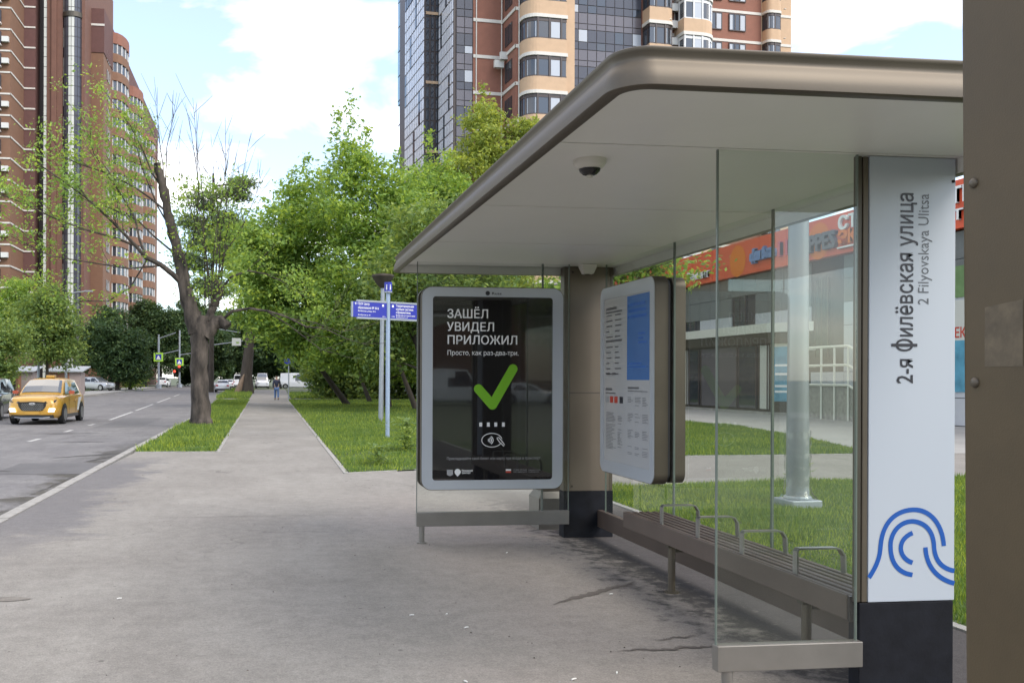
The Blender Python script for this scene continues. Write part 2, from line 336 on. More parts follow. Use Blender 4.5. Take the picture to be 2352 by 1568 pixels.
# ------------------------------------------------------------------ mesh helpers
class MB:
    def __init__(s): s.v = []; s.f = []; s.m = []
    def add(s, vs_, fs, m=0):
        n = len(s.v); s.v += [tuple(p) for p in vs_]; s.f += [tuple(i + n for i in f) for f in fs]; s.m += [m] * len(fs); return s
    def box(s, x0, x1, y0, y1, z0, z1, m=0):
        return s.add([(x0, y0, z0), (x1, y0, z0), (x1, y1, z0), (x0, y1, z0), (x0, y0, z1), (x1, y0, z1), (x1, y1, z1), (x0, y1, z1)],
                     [(0, 3, 2, 1), (4, 5, 6, 7), (0, 1, 5, 4), (1, 2, 6, 5), (2, 3, 7, 6), (3, 0, 4, 7)], m)
    def poly(s, pts, m=0): return s.add(pts, [tuple(range(len(pts)))], m)
    def prism(s, pts, z0, z1, m=0, cap=True):
        n = len(pts); vv = [(p[0], p[1], z0) for p in pts] + [(p[0], p[1], z1) for p in pts]
        ff = [(i, (i + 1) % n, n + (i + 1) % n, n + i) for i in range(n)]
        if cap: ff += [tuple(range(n - 1, -1, -1)), tuple(range(n, 2 * n))]
        return s.add(vv, ff, m)
    def extrude(s, pts2, o, ax, ay, depth, m=0):
        """front face in the plane (ax, ay) through o, body going back along -(ax x ay)"""
        o = Vector(o); ax = Vector(ax); ay = Vector(ay); n_ = ax.cross(ay) * depth
        a = [o + ax * p[0] + ay * p[1] for p in pts2]; b = [p - n_ for p in a]; k = len(a)
        ff = [tuple(range(k)), tuple(range(2 * k - 1, k - 1, -1))] + [(i, k + i, k + (i + 1) % k, (i + 1) % k) for i in range(k)]
        return s.add(a + b, ff, m)
    def ring(s, outer, inner, o, ax, ay, depth, m=0):
        o = Vector(o); ax = Vector(ax); ay = Vector(ay); n_ = ax.cross(ay) * depth; k = len(outer)
        A = [o + ax * p[0] + ay * p[1] for p in outer]; B = [o + ax * p[0] + ay * p[1] for p in inner]
        C = [p - n_ for p in A]; D = [p - n_ for p in B]; ff = []
        for i in range(k):
            j = (i + 1) % k
            ff += [(i, j, k + j, k + i), (2 * k + j, 2 * k + i, 3 * k + i, 3 * k + j), (i, 2 * k + i, 2 * k + j, j), (k + i, k + j, 3 * k + j, 3 * k + i)]
        return s.add(A + B + C + D, ff, m)
    def tube(s, path, radii, n=8, m=0, cap=True):
        P = [Vector(p) for p in path]; k = len(P)
        if isinstance(radii, (int, float)): radii = [radii] * k
        up = None; vv = []
        for i, p in enumerate(P):
            d = (P[min(i + 1, k - 1)] - P[max(i - 1, 0)]).normalized()
            if up is None: up = d.orthogonal().normalized()
            else:
                up = up - d * up.dot(d)
                up = up.normalized() if up.length > 1e-6 else d.orthogonal().normalized()
            sd_ = d.cross(up)
            for j in range(n):
                a = 2 * pi * j / n; vv.append(p + (up * cos(a) + sd_ * sin(a)) * radii[i])
        ff = [(i * n + j, i * n + (j + 1) % n, (i + 1) * n + (j + 1) % n, (i + 1) * n + j) for i in range(k - 1) for j in range(n)]
        if cap: ff += [tuple(range(n - 1, -1, -1)), tuple(range((k - 1) * n, k * n))]
        return s.add(vv, ff, m)
    def lathe(s, prof, c=(0, 0, 0), n=24, m=0):
        vv = [(c[0] + r * cos(2 * pi * j / n), c[1] + r * sin(2 * pi * j / n), c[2] + z) for r, z in prof for j in range(n)]
        k = len(prof)
        ff = [(i * n + j, i * n + (j + 1) % n, (i + 1) * n + (j + 1) % n, (i + 1) * n + j) for i in range(k - 1) for j in range(n)]
        ff += [tuple(range(n - 1, -1, -1)), tuple(range((k - 1) * n, k * n))]
        return s.add(vv, ff, m)
    def loft(s, rings, m=0, closed=True, cap=True):
        n = len(rings[0]); vv = [p for r in rings for p in r]
        ff = [(i * n + j, i * n + (j + 1) % n, (i + 1) * n + (j + 1) % n, (i + 1) * n + j) for i in range(len(rings) - 1) for j in range(n if closed else n - 1)]
        if cap: ff += [tuple(range(n - 1, -1, -1)), tuple(range((len(rings) - 1) * n, len(rings) * n))]
        return s.add(vv, ff, m)
    def mesh(s, name, mats, smooth=False, off=None):
        me = bpy.data.meshes.new(name)
        vv = s.v if off is None else [(p[0] - off[0], p[1] - off[1], p[2] - off[2]) for p in s.v]
        me.from_pydata(vv, [], s.f)
        for mm in (mats if isinstance(mats, (list, tuple)) else [mats]): me.materials.append(mm)
        if any(s.m): me.polygons.foreach_set('material_index', s.m)
        if smooth:
            me.polygons.foreach_set('use_smooth', [True] * len(me.polygons))
            me.set_sharp_from_angle(angle=RAD(40))
        me.update(); return me
    def build(s, name, mats, parent=None, smooth=False, local=False, bevel=0, kind=None, label=None):
        off = None if (local or parent is None) else root_loc(parent)
        o = bpy.data.objects.new(name, s.mesh(name, mats, smooth, off)); COL.objects.link(o)
        if parent: o.parent = parent
        if bevel:
            b = o.modifiers.new('bevel', 'BEVEL'); b.width = bevel; b.segments = 2; b.limit_method = 'ANGLE'
        if kind: o['kind'] = kind
        if label: o['label'] = label
        return o
def root_loc(o):
    while o.parent: o = o.parent
    return tuple(o.location)
def tag(o, label=None, cat=None, group=None, kind=None):
    if label: o['label'] = label
    if cat: o['category'] = cat
    if group: o['group'] = group
    if kind: o['kind'] = kind
    return o
def thing(name, label, cat, loc=(0, 0, 0), rz=0, group=None):
    o = bpy.data.objects.new(name, None); COL.objects.link(o); o.empty_display_size = 0.2
    o.location = loc; o.rotation_euler = (0, 0, rz)
    return tag(o, label, cat, group)
def link_copy(src, parent, loc=(0, 0, 0), rz=0, scale=None):
    c = src.copy(); COL.objects.link(c); c.parent = parent; c.location = loc; c.rotation_euler = (0, 0, rz)
    if scale: c.scale = scale
    return c
def copy_tree(o, parent=None):
    c = o.copy(); COL.objects.link(c); c.parent = parent
    for ch in list(o.children): copy_tree(ch, c)
    return c
def inst(me, name, parent, loc, rz=0):
    o = bpy.data.objects.new(name, me); COL.objects.link(o); o.parent = parent; o.location = loc; o.rotation_euler = (0, 0, rz)
    return o
def rrect(w, h, r, n=6, cx=0, cy=0):
    pts = []
    for (sx, sy, a0) in ((1, -1, -90), (1, 1, 0), (-1, 1, 90), (-1, -1, 180)):
        for i in range(n + 1):
            a = RAD(a0 + 90 * i / n)
            pts.append((cx + sx * (w / 2 - r) + r * cos(a), cy + sy * (h / 2 - r) + r * sin(a)))
    return pts
def text_mb(body, size, o, ax, ay, bold=0.0, align='LEFT', width=None, depth=0.0, spacing=1.0):
    c = bpy.data.curves.new('t', 'FONT'); c.body = body; c.size = size; c.resolution_u = 2; c.align_x = align
    c.space_character = spacing; c.space_line = 1.0; c.extrude = depth
    ob = bpy.data.objects.new('t', c); COL.objects.link(ob)
    dg = bpy.context.evaluated_depsgraph_get(); ev = ob.evaluated_get(dg); me = ev.to_mesh()
    V = [v.co.copy() for v in me.vertices]; Fs = [tuple(p.vertices) for p in me.polygons]
    ev.to_mesh_clear(); bpy.data.objects.remove(ob); bpy.data.curves.remove(c)
    if not V: return MB()
    k = 1.0
    if width:
        k = width / max(1e-6, max(v.x for v in V) - min(v.x for v in V))
    o = Vector(o); ax = Vector(ax); ay = Vector(ay); az = ax.cross(ay); mb = MB()
    sh = [(0, 0)] if bold <= 0.004 else [(q * bold * size, w * bold * size * .6) for q in (-1, 0, 1) for w in (-1, 1)]
    for i, (qx, qy) in enumerate(sh): mb.add([o + ax * (v.x * k + qx) + ay * (v.y + qy) + az * (v.z + i * .00012) for v in V], Fs)
    return mb
def np_mesh(name, verts, nper, mats, parent=None, smooth=False):
    """many small polygons with nper corners each; verts (N*nper, 3)"""
    me = bpy.data.meshes.new(name); nv = len(verts); nf = nv // nper
    me.vertices.add(nv); me.vertices.foreach_set('co', np.ascontiguousarray(verts, dtype=np.float32).ravel())
    me.loops.add(nv); me.loops.foreach_set('vertex_index', np.arange(nv, dtype=np.int32))
    me.polygons.add(nf); me.polygons.foreach_set('loop_start', np.arange(0, nv, nper, dtype=np.int32))
    me.polygons.foreach_set('loop_total', np.full(nf, nper, dtype=np.int32))
    me.materials.append(mats); me.update(calc_edges=True)
    o = bpy.data.objects.new(name, me); COL.objects.link(o)
    if parent: o.parent = parent
    return o
X_, Y_, Z_ = (1, 0, 0), (0, 1, 0), (0, 0, 1)
NX, NY = (-1, 0, 0), (0, -1, 0)

# ------------------------------------------------------------------ ground
def rdx(y): return -0.022 * max(0.0, y - 40)
g = MB(); g.poly([(-2500, -1500, -0.18), (2500, -1500, -0.18), (2500, 3000, -0.18), (-2500, 3000, -0.18)]).build('ground', M['far_ground'], kind='structure')
ys = [-60, -10, 5, 20, 40, 60, 80, 100, 130, 170, 220, 300, 420]
mb = MB(); L = [(-15.4 + 0.6 * rdx(y), y, -0.12) for y in ys]; R = [(-3.03 + rdx(y), y, -0.12) for y in ys]
for i in range(len(ys) - 1): mb.poly([L[i], R[i], R[i + 1], L[i + 1]])
mb.build('road', M['asphalt'], kind='structure')
pv = MB()
pv.poly([(-2.88, -16, 0), (4.42, -16, 0), (4.42, 13.2, 0), (5.2, 13.56, 0), (9.47, 14.09, 0), (30, 15.4, 0), (30, 19.2, 0), (12.64, 18.82, 0), (8.67, 18.57, 0), (2.59, 16.13, 0), (1.3, 15.66, 0), (-1.0, 15.66, 0), (-2.88, 15.66, 0)])
pv.poly([(-2.88, 15.66, 0), (-1.0, 15.66, 0), (-1.0, 20.6, 0), (-2.78, 20.6, 0)])
pv.poly([(-1.0, 15.66, 0), (1.3, 15.66, 0), (1.42, 40, 0), (1.52, 69.5, 0), (-1.15, 69.5, 0), (-1.0, 20.6, 0)])
pv.poly([(-3.6, 69.5, 0), (14, 69.5, 0), (14, 74, 0), (-3.8, 74, 0)])
pv.poly([(-1.3, 74, 0), (1.9, 74, 0), (2.6, 130, 0), (-1.6, 130, 0)])
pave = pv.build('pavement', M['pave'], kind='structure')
MB().poly([(13.0, 18.83, 0.004), (30, 19.21, 0.004), (30, 62, 0.004), (15.9, 62, 0.004), (15.95, 34, 0.004), (16.3, 30.7, 0.004), (14.9, 24.3, 0.004), (13.7, 20.4, 0.004)]).build('shop_forecourt', M['plaza_conc'], kind='structure')
MB().poly([(-15.65, -60, -0.01), (-15.65, 60, -0.01), (-18.5, 170, -0.01), (-22.5, 170, -0.01), (-19.5, 60, -0.01), (-19.5, -60, -0.01)][::-1]).build('far_pavement', M['plaza_conc'], kind='structure')

# road markings and kerbs
for (y0, y1) in [(14, 15.5), (21, 22.6), (26, 27.2), (30.5, 31.6), (34.5, 35.6), (39, 48), (50, 62), (66, 82), (88, 100)]:
    xa, xb = -6.3 - 0.045 * max(0, y0 - 40), -6.3 - 0.045 * max(0, y1 - 40)
    MB().poly([(xa - .07, y0, -.116), (xa + .07, y0, -.116), (xb + .07, y1, -.116), (xb - .07, y1, -.116)]).build('lane_line', M['line_white'], kind='structure')
kroot = tag(bpy.data.objects.new('kerb', None), kind='structure'); COL.objects.link(kroot)
stone = MB(); stone.box(-0.075, 0.075, 0.004, 0.992, -0.16, 0.012); stone_me = stone.mesh('kerb_stone', M['kerb'])
for k in range(-4, 68):
    o = inst(stone_me, 'kerb_stone', kroot, (-2.955 + rdx(k), k, random.uniform(-.004, .004)), random.uniform(-.004, .004))
far = MB()
for k in range(-40, 190): far.box(-15.52 + 0.6 * rdx(k), -15.38 + 0.6 * rdx(k), k + .01, k + .99, -0.16, 0.02)
o = far.build('far_kerb', M['kerb'], kind='structure')
edge_me = MB().box(-0.04, 0.04, 0.004, 0.996, -0.12, 0.012).mesh('edging_stone', M['kerb'])
eroot = tag(bpy.data.objects.new('path_edging', None), kind='structure'); COL.objects.link(eroot)
def edging(a, b, step=1.0):
    a = Vector(a); b = Vector(b); L_ = (b - a).length; d = (b - a) / L_; rz = math.atan2(-d.x, d.y)
    for i in range(int(round(L_ / step))):
        p = a + d * i * step; inst(edge_me, 'edging_stone', eroot, (p.x, p.y, random.uniform(-.003, .003)), rz)
edging((-1.04, 20.6), (-1.19, 69.5)); edging((1.34, 15.66), (1.44, 40)); edging((1.44, 40), (1.56, 69.5))
edging((-2.8, 20.55), (-1.0, 20.55)); edging((1.3, 15.70), (2.59, 16.17)); edging((2.59, 16.17), (8.67, 18.61)); edging((8.67, 18.61), (12.7, 18.86))
edging((4.46, -6), (4.46, 13.2)); edging((4.5, 13.2), (5.2, 13.52)); edging((5.2, 13.52), (9.47, 14.05)); edging((9.47, 14.05), (22, 14.85))
# stains on the floor near the bench: dried spills with outlines of their own
def blob_strip(path, w, z, seed):
    rnd = random.Random(seed); up = []; dn = []
    for i, (x, y) in enumerate(path):
        k = sin(pi * (i + .4) / (len(path))) ; up.append((x, y + w * k * rnd.uniform(.5, 1.3), z)); dn.append((x, y - w * k * rnd.uniform(.5, 1.3), z))
    m_ = MB(); k = len(path)
    for i in range(k - 1): m_.poly([dn[i], dn[i + 1], up[i + 1], up[i]])
    return m_
M['stain'] = mat('dried_spill', (0.125, 0.105, 0.092), 0.7, 0, var=0.25, scale=14)
for i, (x0, y0, x1, y1, w) in enumerate([(2.02, 6.42, 2.9, 7.12, .045), (2.05, 5.30, 2.72, 5.34, .022), (2.35, 5.50, 2.7, 5.53, .012)]):
    rnd = random.Random(20 + i); pts = []; yy = 0.0
    for t in range(33):
        yy = yy * .82 + rnd.uniform(-.018, .018); pts.append((x0 + (x1 - x0) * t / 32, y0 + (y1 - y0) * t / 32 + yy))
    blob_strip(pts, w, 0.004 + .001 * i, i).build('dried_spill', M['stain'], pave)
road_o = bpy.data.objects['road']
M['tar'] = mat('damp_tar', (0.045, 0.043, 0.045), 0.45, 0, var=0.3, scale=6)
for i, (x0, y0, x1, y1, w) in enumerate([(-4.6, 20.6, -3.2, 21.9, .10), (-3.7, 19.6, -3.3, 21.0, .12), (-3.45, 13.6, -3.25, 17.6, .10), (-3.3, 10.2, -3.15, 13.0, .07), (-5.6, 25.5, -4.0, 25.9, .06), (-6.5, 17.5, -4.4, 17.9, .05), (-7.4, 29.5, -5.0, 29.7, .08)]):
    rnd = random.Random(60 + i); pts = []; yy = 0.0
    for t in range(29):
        yy = yy * .8 + rnd.uniform(-.05, .05); pts.append((x0 + (x1 - x0) * t / 28 + yy * .4, y0 + (y1 - y0) * t / 28 + yy))
    blob_strip(pts, w, -.115 + .001 * i, 60 + i).build('tar_seam', M['tar'], road_o)
for i, (x0, x1, y0, y1) in enumerate([(-4.9, -3.25, 17.2, 19.4), (-9.5, -7.2, 22, 27), (-5.9, -4.4, 33, 41)]):
    rnd = random.Random(80 + i); e = lambda: rnd.uniform(-.05, .05)
    pp_ = [(x0 + e(), y0 + e()), ((x0 + x1) / 2, y0 + e()), (x1 + e(), y0 + e()), (x1 + e(), (y0 + y1) / 2), (x1 + e(), y1 + e()), (x0 + e(), y1 + e()), (x0 + e(), (y0 + y1) / 2)]
    MB().poly([(x, y, -.1165) for x, y in pp_]).build('asphalt_patch', mat('patch_asphalt', ((0.105, 0.102, 0.104), (0.15, 0.147, 0.146), (0.12, 0.117, 0.118))[i], 0.85, 0, var=.15, scale=3, bump=.2, bscale=60), road_o)
bl = []
for k in range(14):
    a = 2 * pi * k / 14; bl.append((-1.86 + .17 * cos(a) * random.uniform(.9, 1.1), 7.02 + .07 * sin(a) * random.uniform(.8, 1.2), 0.004))
MB().poly(bl).build('shallow_pothole', mat('pothole', (0.17, 0.155, 0.135), 0.9, var=.3, scale=12, bump=.6, bscale=30), pave)

for i, (a_, b_, yy0) in enumerate(((-1.6, 1.5, 10.9), (-.95, 1.3, 25.2), (-.98, 1.35, 37.0))):
    rnd = random.Random(90 + i); pts = []; yy = 0.0
    for t in range(45): yy = yy * .9 + rnd.uniform(-.02, .02); pts.append((a_ + (b_ - a_) * t / 44, yy0 + yy + .1 * t / 44))
    blob_strip(pts, .006 + .004 * i, .004, 90 + i).build('hairline_crack', M['stain'], pave)
gb = MB(); rnd = random.Random(31)
for i in range(420):
    y = 3.0 + 15 * rnd.random() ** 1.6; x = rnd.uniform(-2.7, 3.2); r = rnd.uniform(.003, .009); a = rnd.uniform(0, 6.28)
    gb.add([(x + r * cos(a), y + r * sin(a), .001), (x + r * cos(a + 2.1), y + r * sin(a + 2.1), .001), (x + r * cos(a + 4.2), y + r * sin(a + 4.2), .001), (x, y, r * .9)], [(0, 1, 3), (1, 2, 3), (2, 0, 3)], rnd.choice((0, 0, 1, 2)))
gb.build('grit', [M['stain'], M['kerb'], M['bark_dark']], kind='stuff')

# ------------------------------------------------------------------ lawns and grass
def lawn(name, pts, z=-0.01): MB().poly([(x, y, z) for x, y in pts]).build(name, M['soil_green'], kind='structure')
L_strip = [(-2.8, 20.62), (-1.1, 20.62), (-1.25, 69.4), (-3.5, 69.4), (-2.88, 40)]
L_right = [(1.4, 15.78), (2.55, 16.24), (8.62, 18.68), (12.6, 18.92), (13.6, 20.4), (14.8, 24.3), (16.2, 30.7), (15.85, 34), (15.8, 69.3), (1.62, 69.3), (1.5, 40)]
L_back = [(4.52, -6), (4.52, 13.1), (5.2, 13.45), (9.47, 13.98), (24, 14.9), (24, -6)]
L_far1 = [(-3.9, 74.1), (-1.35, 74.1), (-1.65, 130), (-5.0, 130)]
L_far2 = [(1.98, 74.1), (15.8, 74.1), (15.8, 98), (2.2, 98)]
L_across = [(-19.6, -20), (-19.6, 60), (-22.6, 170), (-80, 170), (-80, -20)]
for nm, p, z in (('lawn_strip', L_strip, .006), ('lawn', L_right, .006), ('lawn_behind_shelter', L_back, .006), ('verge', L_far1, .006), ('far_lawn', L_far2, .006), ('lawn_across_road', L_across[::-1], -.02)):
    lawn(nm, p, z)
rng_ = np.random.default_rng(3)
def in_poly(P, poly):
    x, y = P[:, 0], P[:, 1]; ins = np.zeros(len(P), bool); n = len(poly)
    for i in range(n):
        x0, y0 = poly[i]; x1, y1 = poly[(i + 1) % n]
        if y0 == y1: continue
        c = ((y0 > y) != (y1 > y)) & (x < (x1 - x0) * (y - y0) / (y1 - y0) + x0); ins ^= c
    return ins
def grass(name, poly, box, n, h=(.06, .16), w=.008, lean=.5, tuft=0.5, z=0.0):
    x0, x1, y0, y1 = box
    P = np.column_stack([rng_.uniform(x0, x1, n), rng_.uniform(y0, y1, n)])
    P = P[in_poly(P, poly)]; P = P + rng_.normal(0, .03, P.shape); k = len(P)
    # patchy growth
    ph = np.sin(P[:, 0] * 2.1 + 1.3 * np.sin(P[:, 1] * 1.1)) * np.sin(P[:, 1] * 1.7 + np.sin(P[:, 0] * 1.6)) * .5 + .5
    H_ = rng_.uniform(*h, k) * (1 - tuft + tuft * 1.6 * ph)
    a = rng_.uniform(0, 2 * pi, k); wv = w * rng_.uniform(.6, 1.5, k)
    dx, dy = np.cos(a) * wv, np.sin(a) * wv; b = rng_.uniform(0, 2 * pi, k); ln = H_ * rng_.uniform(0, lean * 1.6, k)
    V = np.zeros((k, 3, 3)); V[:, 0, 0] = P[:, 0] - dx; V[:, 0, 1] = P[:, 1] - dy; V[:, 1, 0] = P[:, 0] + dx; V[:, 1, 1] = P[:, 1] + dy
    V[:, 2, 0] = P[:, 0] + np.cos(b) * ln; V[:, 2, 1] = P[:, 1] + np.sin(b) * ln; V[:, 2, 2] = H_; V[:, :, 2] += z
    return tag(np_mesh(name, V.reshape(-1, 3), 3, M['grass']), kind='stuff')
grass('grass', L_back, (4.52, 13, 4.5, 14.6), 170000, (.03, .10), .007)
grass('grass', L_right, (1.4, 16.2, 15.7, 32), 150000, (.04, .115), .010)
grass('grass', L_right, (1.4, 16.2, 32, 69.3), 90000, (.05, .15), .016)
grass('grass', L_strip, (-3.6, -1.1, 20.6, 69.4), 70000, (.05, .16), .013, tuft=.75)
grass('grass', L_far1, (-5, -1.3, 74, 130), 14000, (.12, .35), .03)
grass('grass', L_far2, (1.9, 15.8, 74, 98), 14000, (.12, .35), .03)
# ragged taller weeds along the lawn edges
def weeds(name, pts, label, n=60, h=.28, s=.05):
    t_ = thing(name, label, 'plant', (pts[0], pts[1], 0)); V = []
    for i in range(n):
        a = random.uniform(0, 2 * pi); r = random.uniform(0, h * .8); zz = random.uniform(.04, h); c = Vector((r * cos(a), r * sin(a), zz))
        d = Vector((cos(a), sin(a), random.uniform(-.4, .5))).normalized(); sd_ = d.cross(Vector((0, 0, 1))).normalized(); k = s * random.uniform(.6, 1.3)
        V += [c - d * k, c + sd_ * k * .45, c + d * k, c - sd_ * k * .45]
    st = MB()
    for i in range(7):
        a = 2 * pi * i / 7; st.tube([(0, 0, 0), (.3 * h * cos(a), .3 * h * sin(a), h * .9)], [.006, .003], 4)
    st.build('stem', M['grass'], t_, local=True)
    np_mesh('leaves', np.array([tuple(v) for v in V]), 4, M['leaf_mid'], t_)
weeds('leafy_weed', (3.05, 20.3), 'bushy broad-leaved weed at the foot of the blue signpost', 420, .75, .075)
weeds('leafy_weed', (2.05, 17.0), 'low clump of weeds at the lawn corner beside the path', 200, .4, .06)
weeds('leafy_weed', (5.75, 13.2), 'small leafy weed behind the bench at the edge of the cross path', 60, .32, .06)
weeds('leafy_weed', (8.1, 13.45), 'small upright weed left of the wrapped lamp pole base', 60, .34, .06)

# ------------------------------------------------------------------ bus shelter
S = thing('bus_shelter', 'bronze framed glass bus shelter with a white soffit and a white name column', 'bus shelter', (2.4, 6.3, 0))
RX0, RX1, RY0, RY1, RC = 1.27, 3.56, 3.25, 9.34, 0.13
ZL, ZS = 2.66, 2.74
def plan(off, n=10):
    pts = []
    for (cx_, cy_, a0) in ((RX1 - RC, RY0 + RC, -90), (RX1 - RC, RY1 - RC, 0), (RX0 + RC, RY1 - RC, 90), (RX0 + RC, RY0 + RC, 180)):
        for i in range(n + 1):
            a = RAD(a0 + 90 * i / n); r = max(0.02, RC + off); pts.append((cx_ + r * cos(a), cy_ + r * sin(a)))
    return pts
prof = [(-.035, ZL + .002), (.012, ZL), (.020, ZL + .006), (.020, ZL + .030), (.016, ZL + .056), (.007, ZL + .080), (-.001, ZL + .094), (-.005, ZL + .104), (-.003, ZL + .118), (.004, ZL + .132), (.008, ZL + .141), (.007, ZL + .147), (.000, ZL + .151), (-.115, ZL + .153)]
rings = [[(x, y, z) for x, y in plan(o_)] for o_, z in prof]
MB().loft(rings, cap=False).build('roof_fascia', M['bronze'], S, smooth=True)
MB().prism(plan(-.12), ZS + .03, ZL + .154).build('roof_cover', M['bronze_dark'], S)
MB().loft([[(x, y, ZL + .003) for x, y in plan(-.036)], [(x, y, ZS + .02) for x, y in plan(-.040)]], cap=False).build('roof_lip', M['soffit'], S)
def clip_y(poly, lo, hi):
    for sgn_, lim in ((1, lo), (-1, hi)):
        out_ = []
        for (xa, ya), (xb, yb) in zip(poly, poly[1:] + poly[:1]):
            ia, ib = sgn_ * (ya - lim) >= 0, sgn_ * (yb - lim) >= 0
            if ia: out_.append((xa, ya))
            if ia != ib: f = (lim - ya) / (yb - ya); out_.append((xa + (xb - xa) * f, lim))
        poly = out_
    return poly
cuts = [RY0 + .05, 4.37, 6.02, 7.68, RY1 - .05]
for a, b in zip(cuts[:-1], cuts[1:]):
    MB().prism(clip_y(plan(-.045), a + .008, b - .008), ZS, ZS + .02).build('soffit_panel', M['soffit'], S)
MB().prism(plan(-.05), ZS + .022, ZS + .028).build('roof_void', M['joint'], S)
# far column
MB().box(3.04, 3.46, 9.16, 9.30, .47, ZS - .002).build('column_sheet', M['bronze_face'], S, bevel=.004)
MB().box(2.985, 3.036, 9.17, 9.29, .47, ZS - .004).build('column_channel', M['bronze'], S, bevel=.004)
MB().box(3.464, 3.50, 9.17, 9.29, .47, ZS - .004).build('column_channel', M['bronze'], S, bevel=.004)
MB().box(2.985, 3.50, 9.155, 9.31, 0, .468).build('column_plinth', M['black_base'], S, bevel=.005)
MB().box(3.04, 3.46, 9.1585, 9.1600, 1.46, 1.466).build('sheet_joint', M['joint'], S)
for x, z in ((3.07, 2.68), (3.43, 2.68), (3.07, .52), (3.43, .52)):
    o = MB().lathe([(.012, 0), (.010, .004)], n=10).build('screw', M['bronze_dark'], S, local=True)
    o.location = (x - 2.4, 9.159 - 6.3, z); o.rotation_euler = (pi / 2, 0, 0)
# near column with the white name panel
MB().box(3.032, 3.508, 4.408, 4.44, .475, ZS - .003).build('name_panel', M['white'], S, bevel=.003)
MB().box(3.10, 3.50, 4.442, 4.50, .475, ZS - .004).build('column_sheet', M['bronze_dark'], S)
MB().box(2.962, 2.994, 4.412, 4.436, .475, ZS - .004).build('column_channel', M['bronze_dark'], S, bevel=.004)
MB().box(2.998, 3.028, 4.410, 4.44, .475, ZS - .006).build('column_channel', M['bronze'], S, bevel=.004)
MB().box(2.985, 3.505, 4.41, 4.50, 0, .472).build('column_plinth', M['black_base'], S, bevel=.005)
MB().box(3.511, 3.524, 4.43, 4.47, .48, ZS - .01).build('column_edge', M['bronze_dark'], S)
MB().tube([(3.524, 4.44, 2.62), (3.49, 4.402, 2.62)], .008, 8).build('latch', M['dark_plastic'], S)
def extent(b_):
    v = text_mb(b_, 1.0, (0, 0, 0), X_, Y_).v; return min(p[0] for p in v), max(p[0] for p in v)
full = extent('2-я Олёвскаяи улица'); full = extent('2-я Оилёвская улица'); ks = .968 / (full[1] - full[0])
text_mb('2-я Оилёвская улица', .128, (3.272, 4.4065, 1.582), Z_, NX, bold=.008, width=.968).build('lettering', M['ink_black'], S)
zf = 1.582 + ks * (extent('2-я О')[1] + extent('2-я О')[1] - (extent('О')[1] - extent('О')[0])) / 2
MB().box(3.272 - .118, 3.272 + .024, 4.4048, 4.4064, zf - .0075, zf + .0075).build('lettering', M['ink_black'], S)
text_mb('2 Filyovskaya Ulitsa', .085, (3.358, 4.4065, 1.985), Z_, NX, bold=.002, width=.565).build('lettering', mat('ink_slate', (0.10, 0.11, 0.125), 0.4), S)
def stroke(pts, w, y, m, parent, name='route_emblem'):
    mb_ = MB(); k = len(pts); a_ = []; b_ = []
    for i, p in enumerate(pts):
        p = Vector(p); d = (Vector(pts[min(i + 1, k - 1)]) - Vector(pts[max(i - 1, 0)])).normalized(); n_ = Vector((-d.y, d.x)) * w / 2
        a_.append((p.x + n_.x, y, p.y + n_.y)); b_.append((p.x - n_.x, y, p.y - n_.y))
    for i in range(k - 1): mb_.poly([b_[i], b_[i + 1], a_[i + 1], a_[i]])
    return mb_.build(name, m, parent)
def bez(P, n=14):
    out_ = []
    for s in range(0, len(P) - 1, 3):
        p0, p1, p2, p3 = [Vector(q) for q in P[s:s + 4]]
        for i in range(n + (1 if s + 4 >= len(P) else 0)):
            t = i / n; out_.append(tuple(p0 * (1 - t) ** 3 + 3 * p1 * t * (1 - t) ** 2 + 3 * p2 * t * t * (1 - t) + p3 * t ** 3))
    return out_
# emblem coordinates: zoomed photo pixels -> metres on the panel
def E(x, y): return (3.033 + (x - 237) * (.4745 / 369), .476 + (1222 - y) * (.4745 / 369))
for P in ([(239, 1125), (275, 1075), (285, 1045), (288, 1000), (296, 905), (355, 862), (425, 860), (505, 858), (555, 925), (560, 1006)],
          [(425, 1118), (350, 1108), (326, 1050), (331, 988), (340, 930), (385, 904), (428, 906), (480, 912), (512, 945), (517, 1000), (518, 1055), (545, 1095), (606, 1106)],
          [(425, 1070), (360, 1050), (355, 975), (425, 952)],
          [(480, 1010), (484, 1080), (525, 1135), (606, 1156)]):
    stroke(bez([E(*p) for p in P]), .024, 4.4063, M['logo_blue'], S)
RCB = thing('service_cabinet', 'bronze cabinet with a steel foot standing just behind the far end of the shelter', 'cabinet', (3.15, 9.85, 0))
MB().box(2.93, 3.42, 9.72, 10.0, .40, 2.3).build('body', M['bronze_face'], RCB, bevel=.01)
MB().loft([[(2.88, 9.67, .0), (3.47, 9.67, .0), (3.47, 10.05, .0), (2.88, 10.05, .0)], [(2.88, 9.67, .33), (3.47, 9.67, .33), (3.47, 10.05, .33), (2.88, 10.05, .33)], [(2.925, 9.715, .40), (3.425, 9.715, .40), (3.425, 10.005, .40), (2.925, 10.005, .40)]]).build('foot', M['rail'], RCB)
MB().box(3.0, 3.35, 9.716, 9.7195, .9, 2.1).build('door', M['bronze'], RCB)
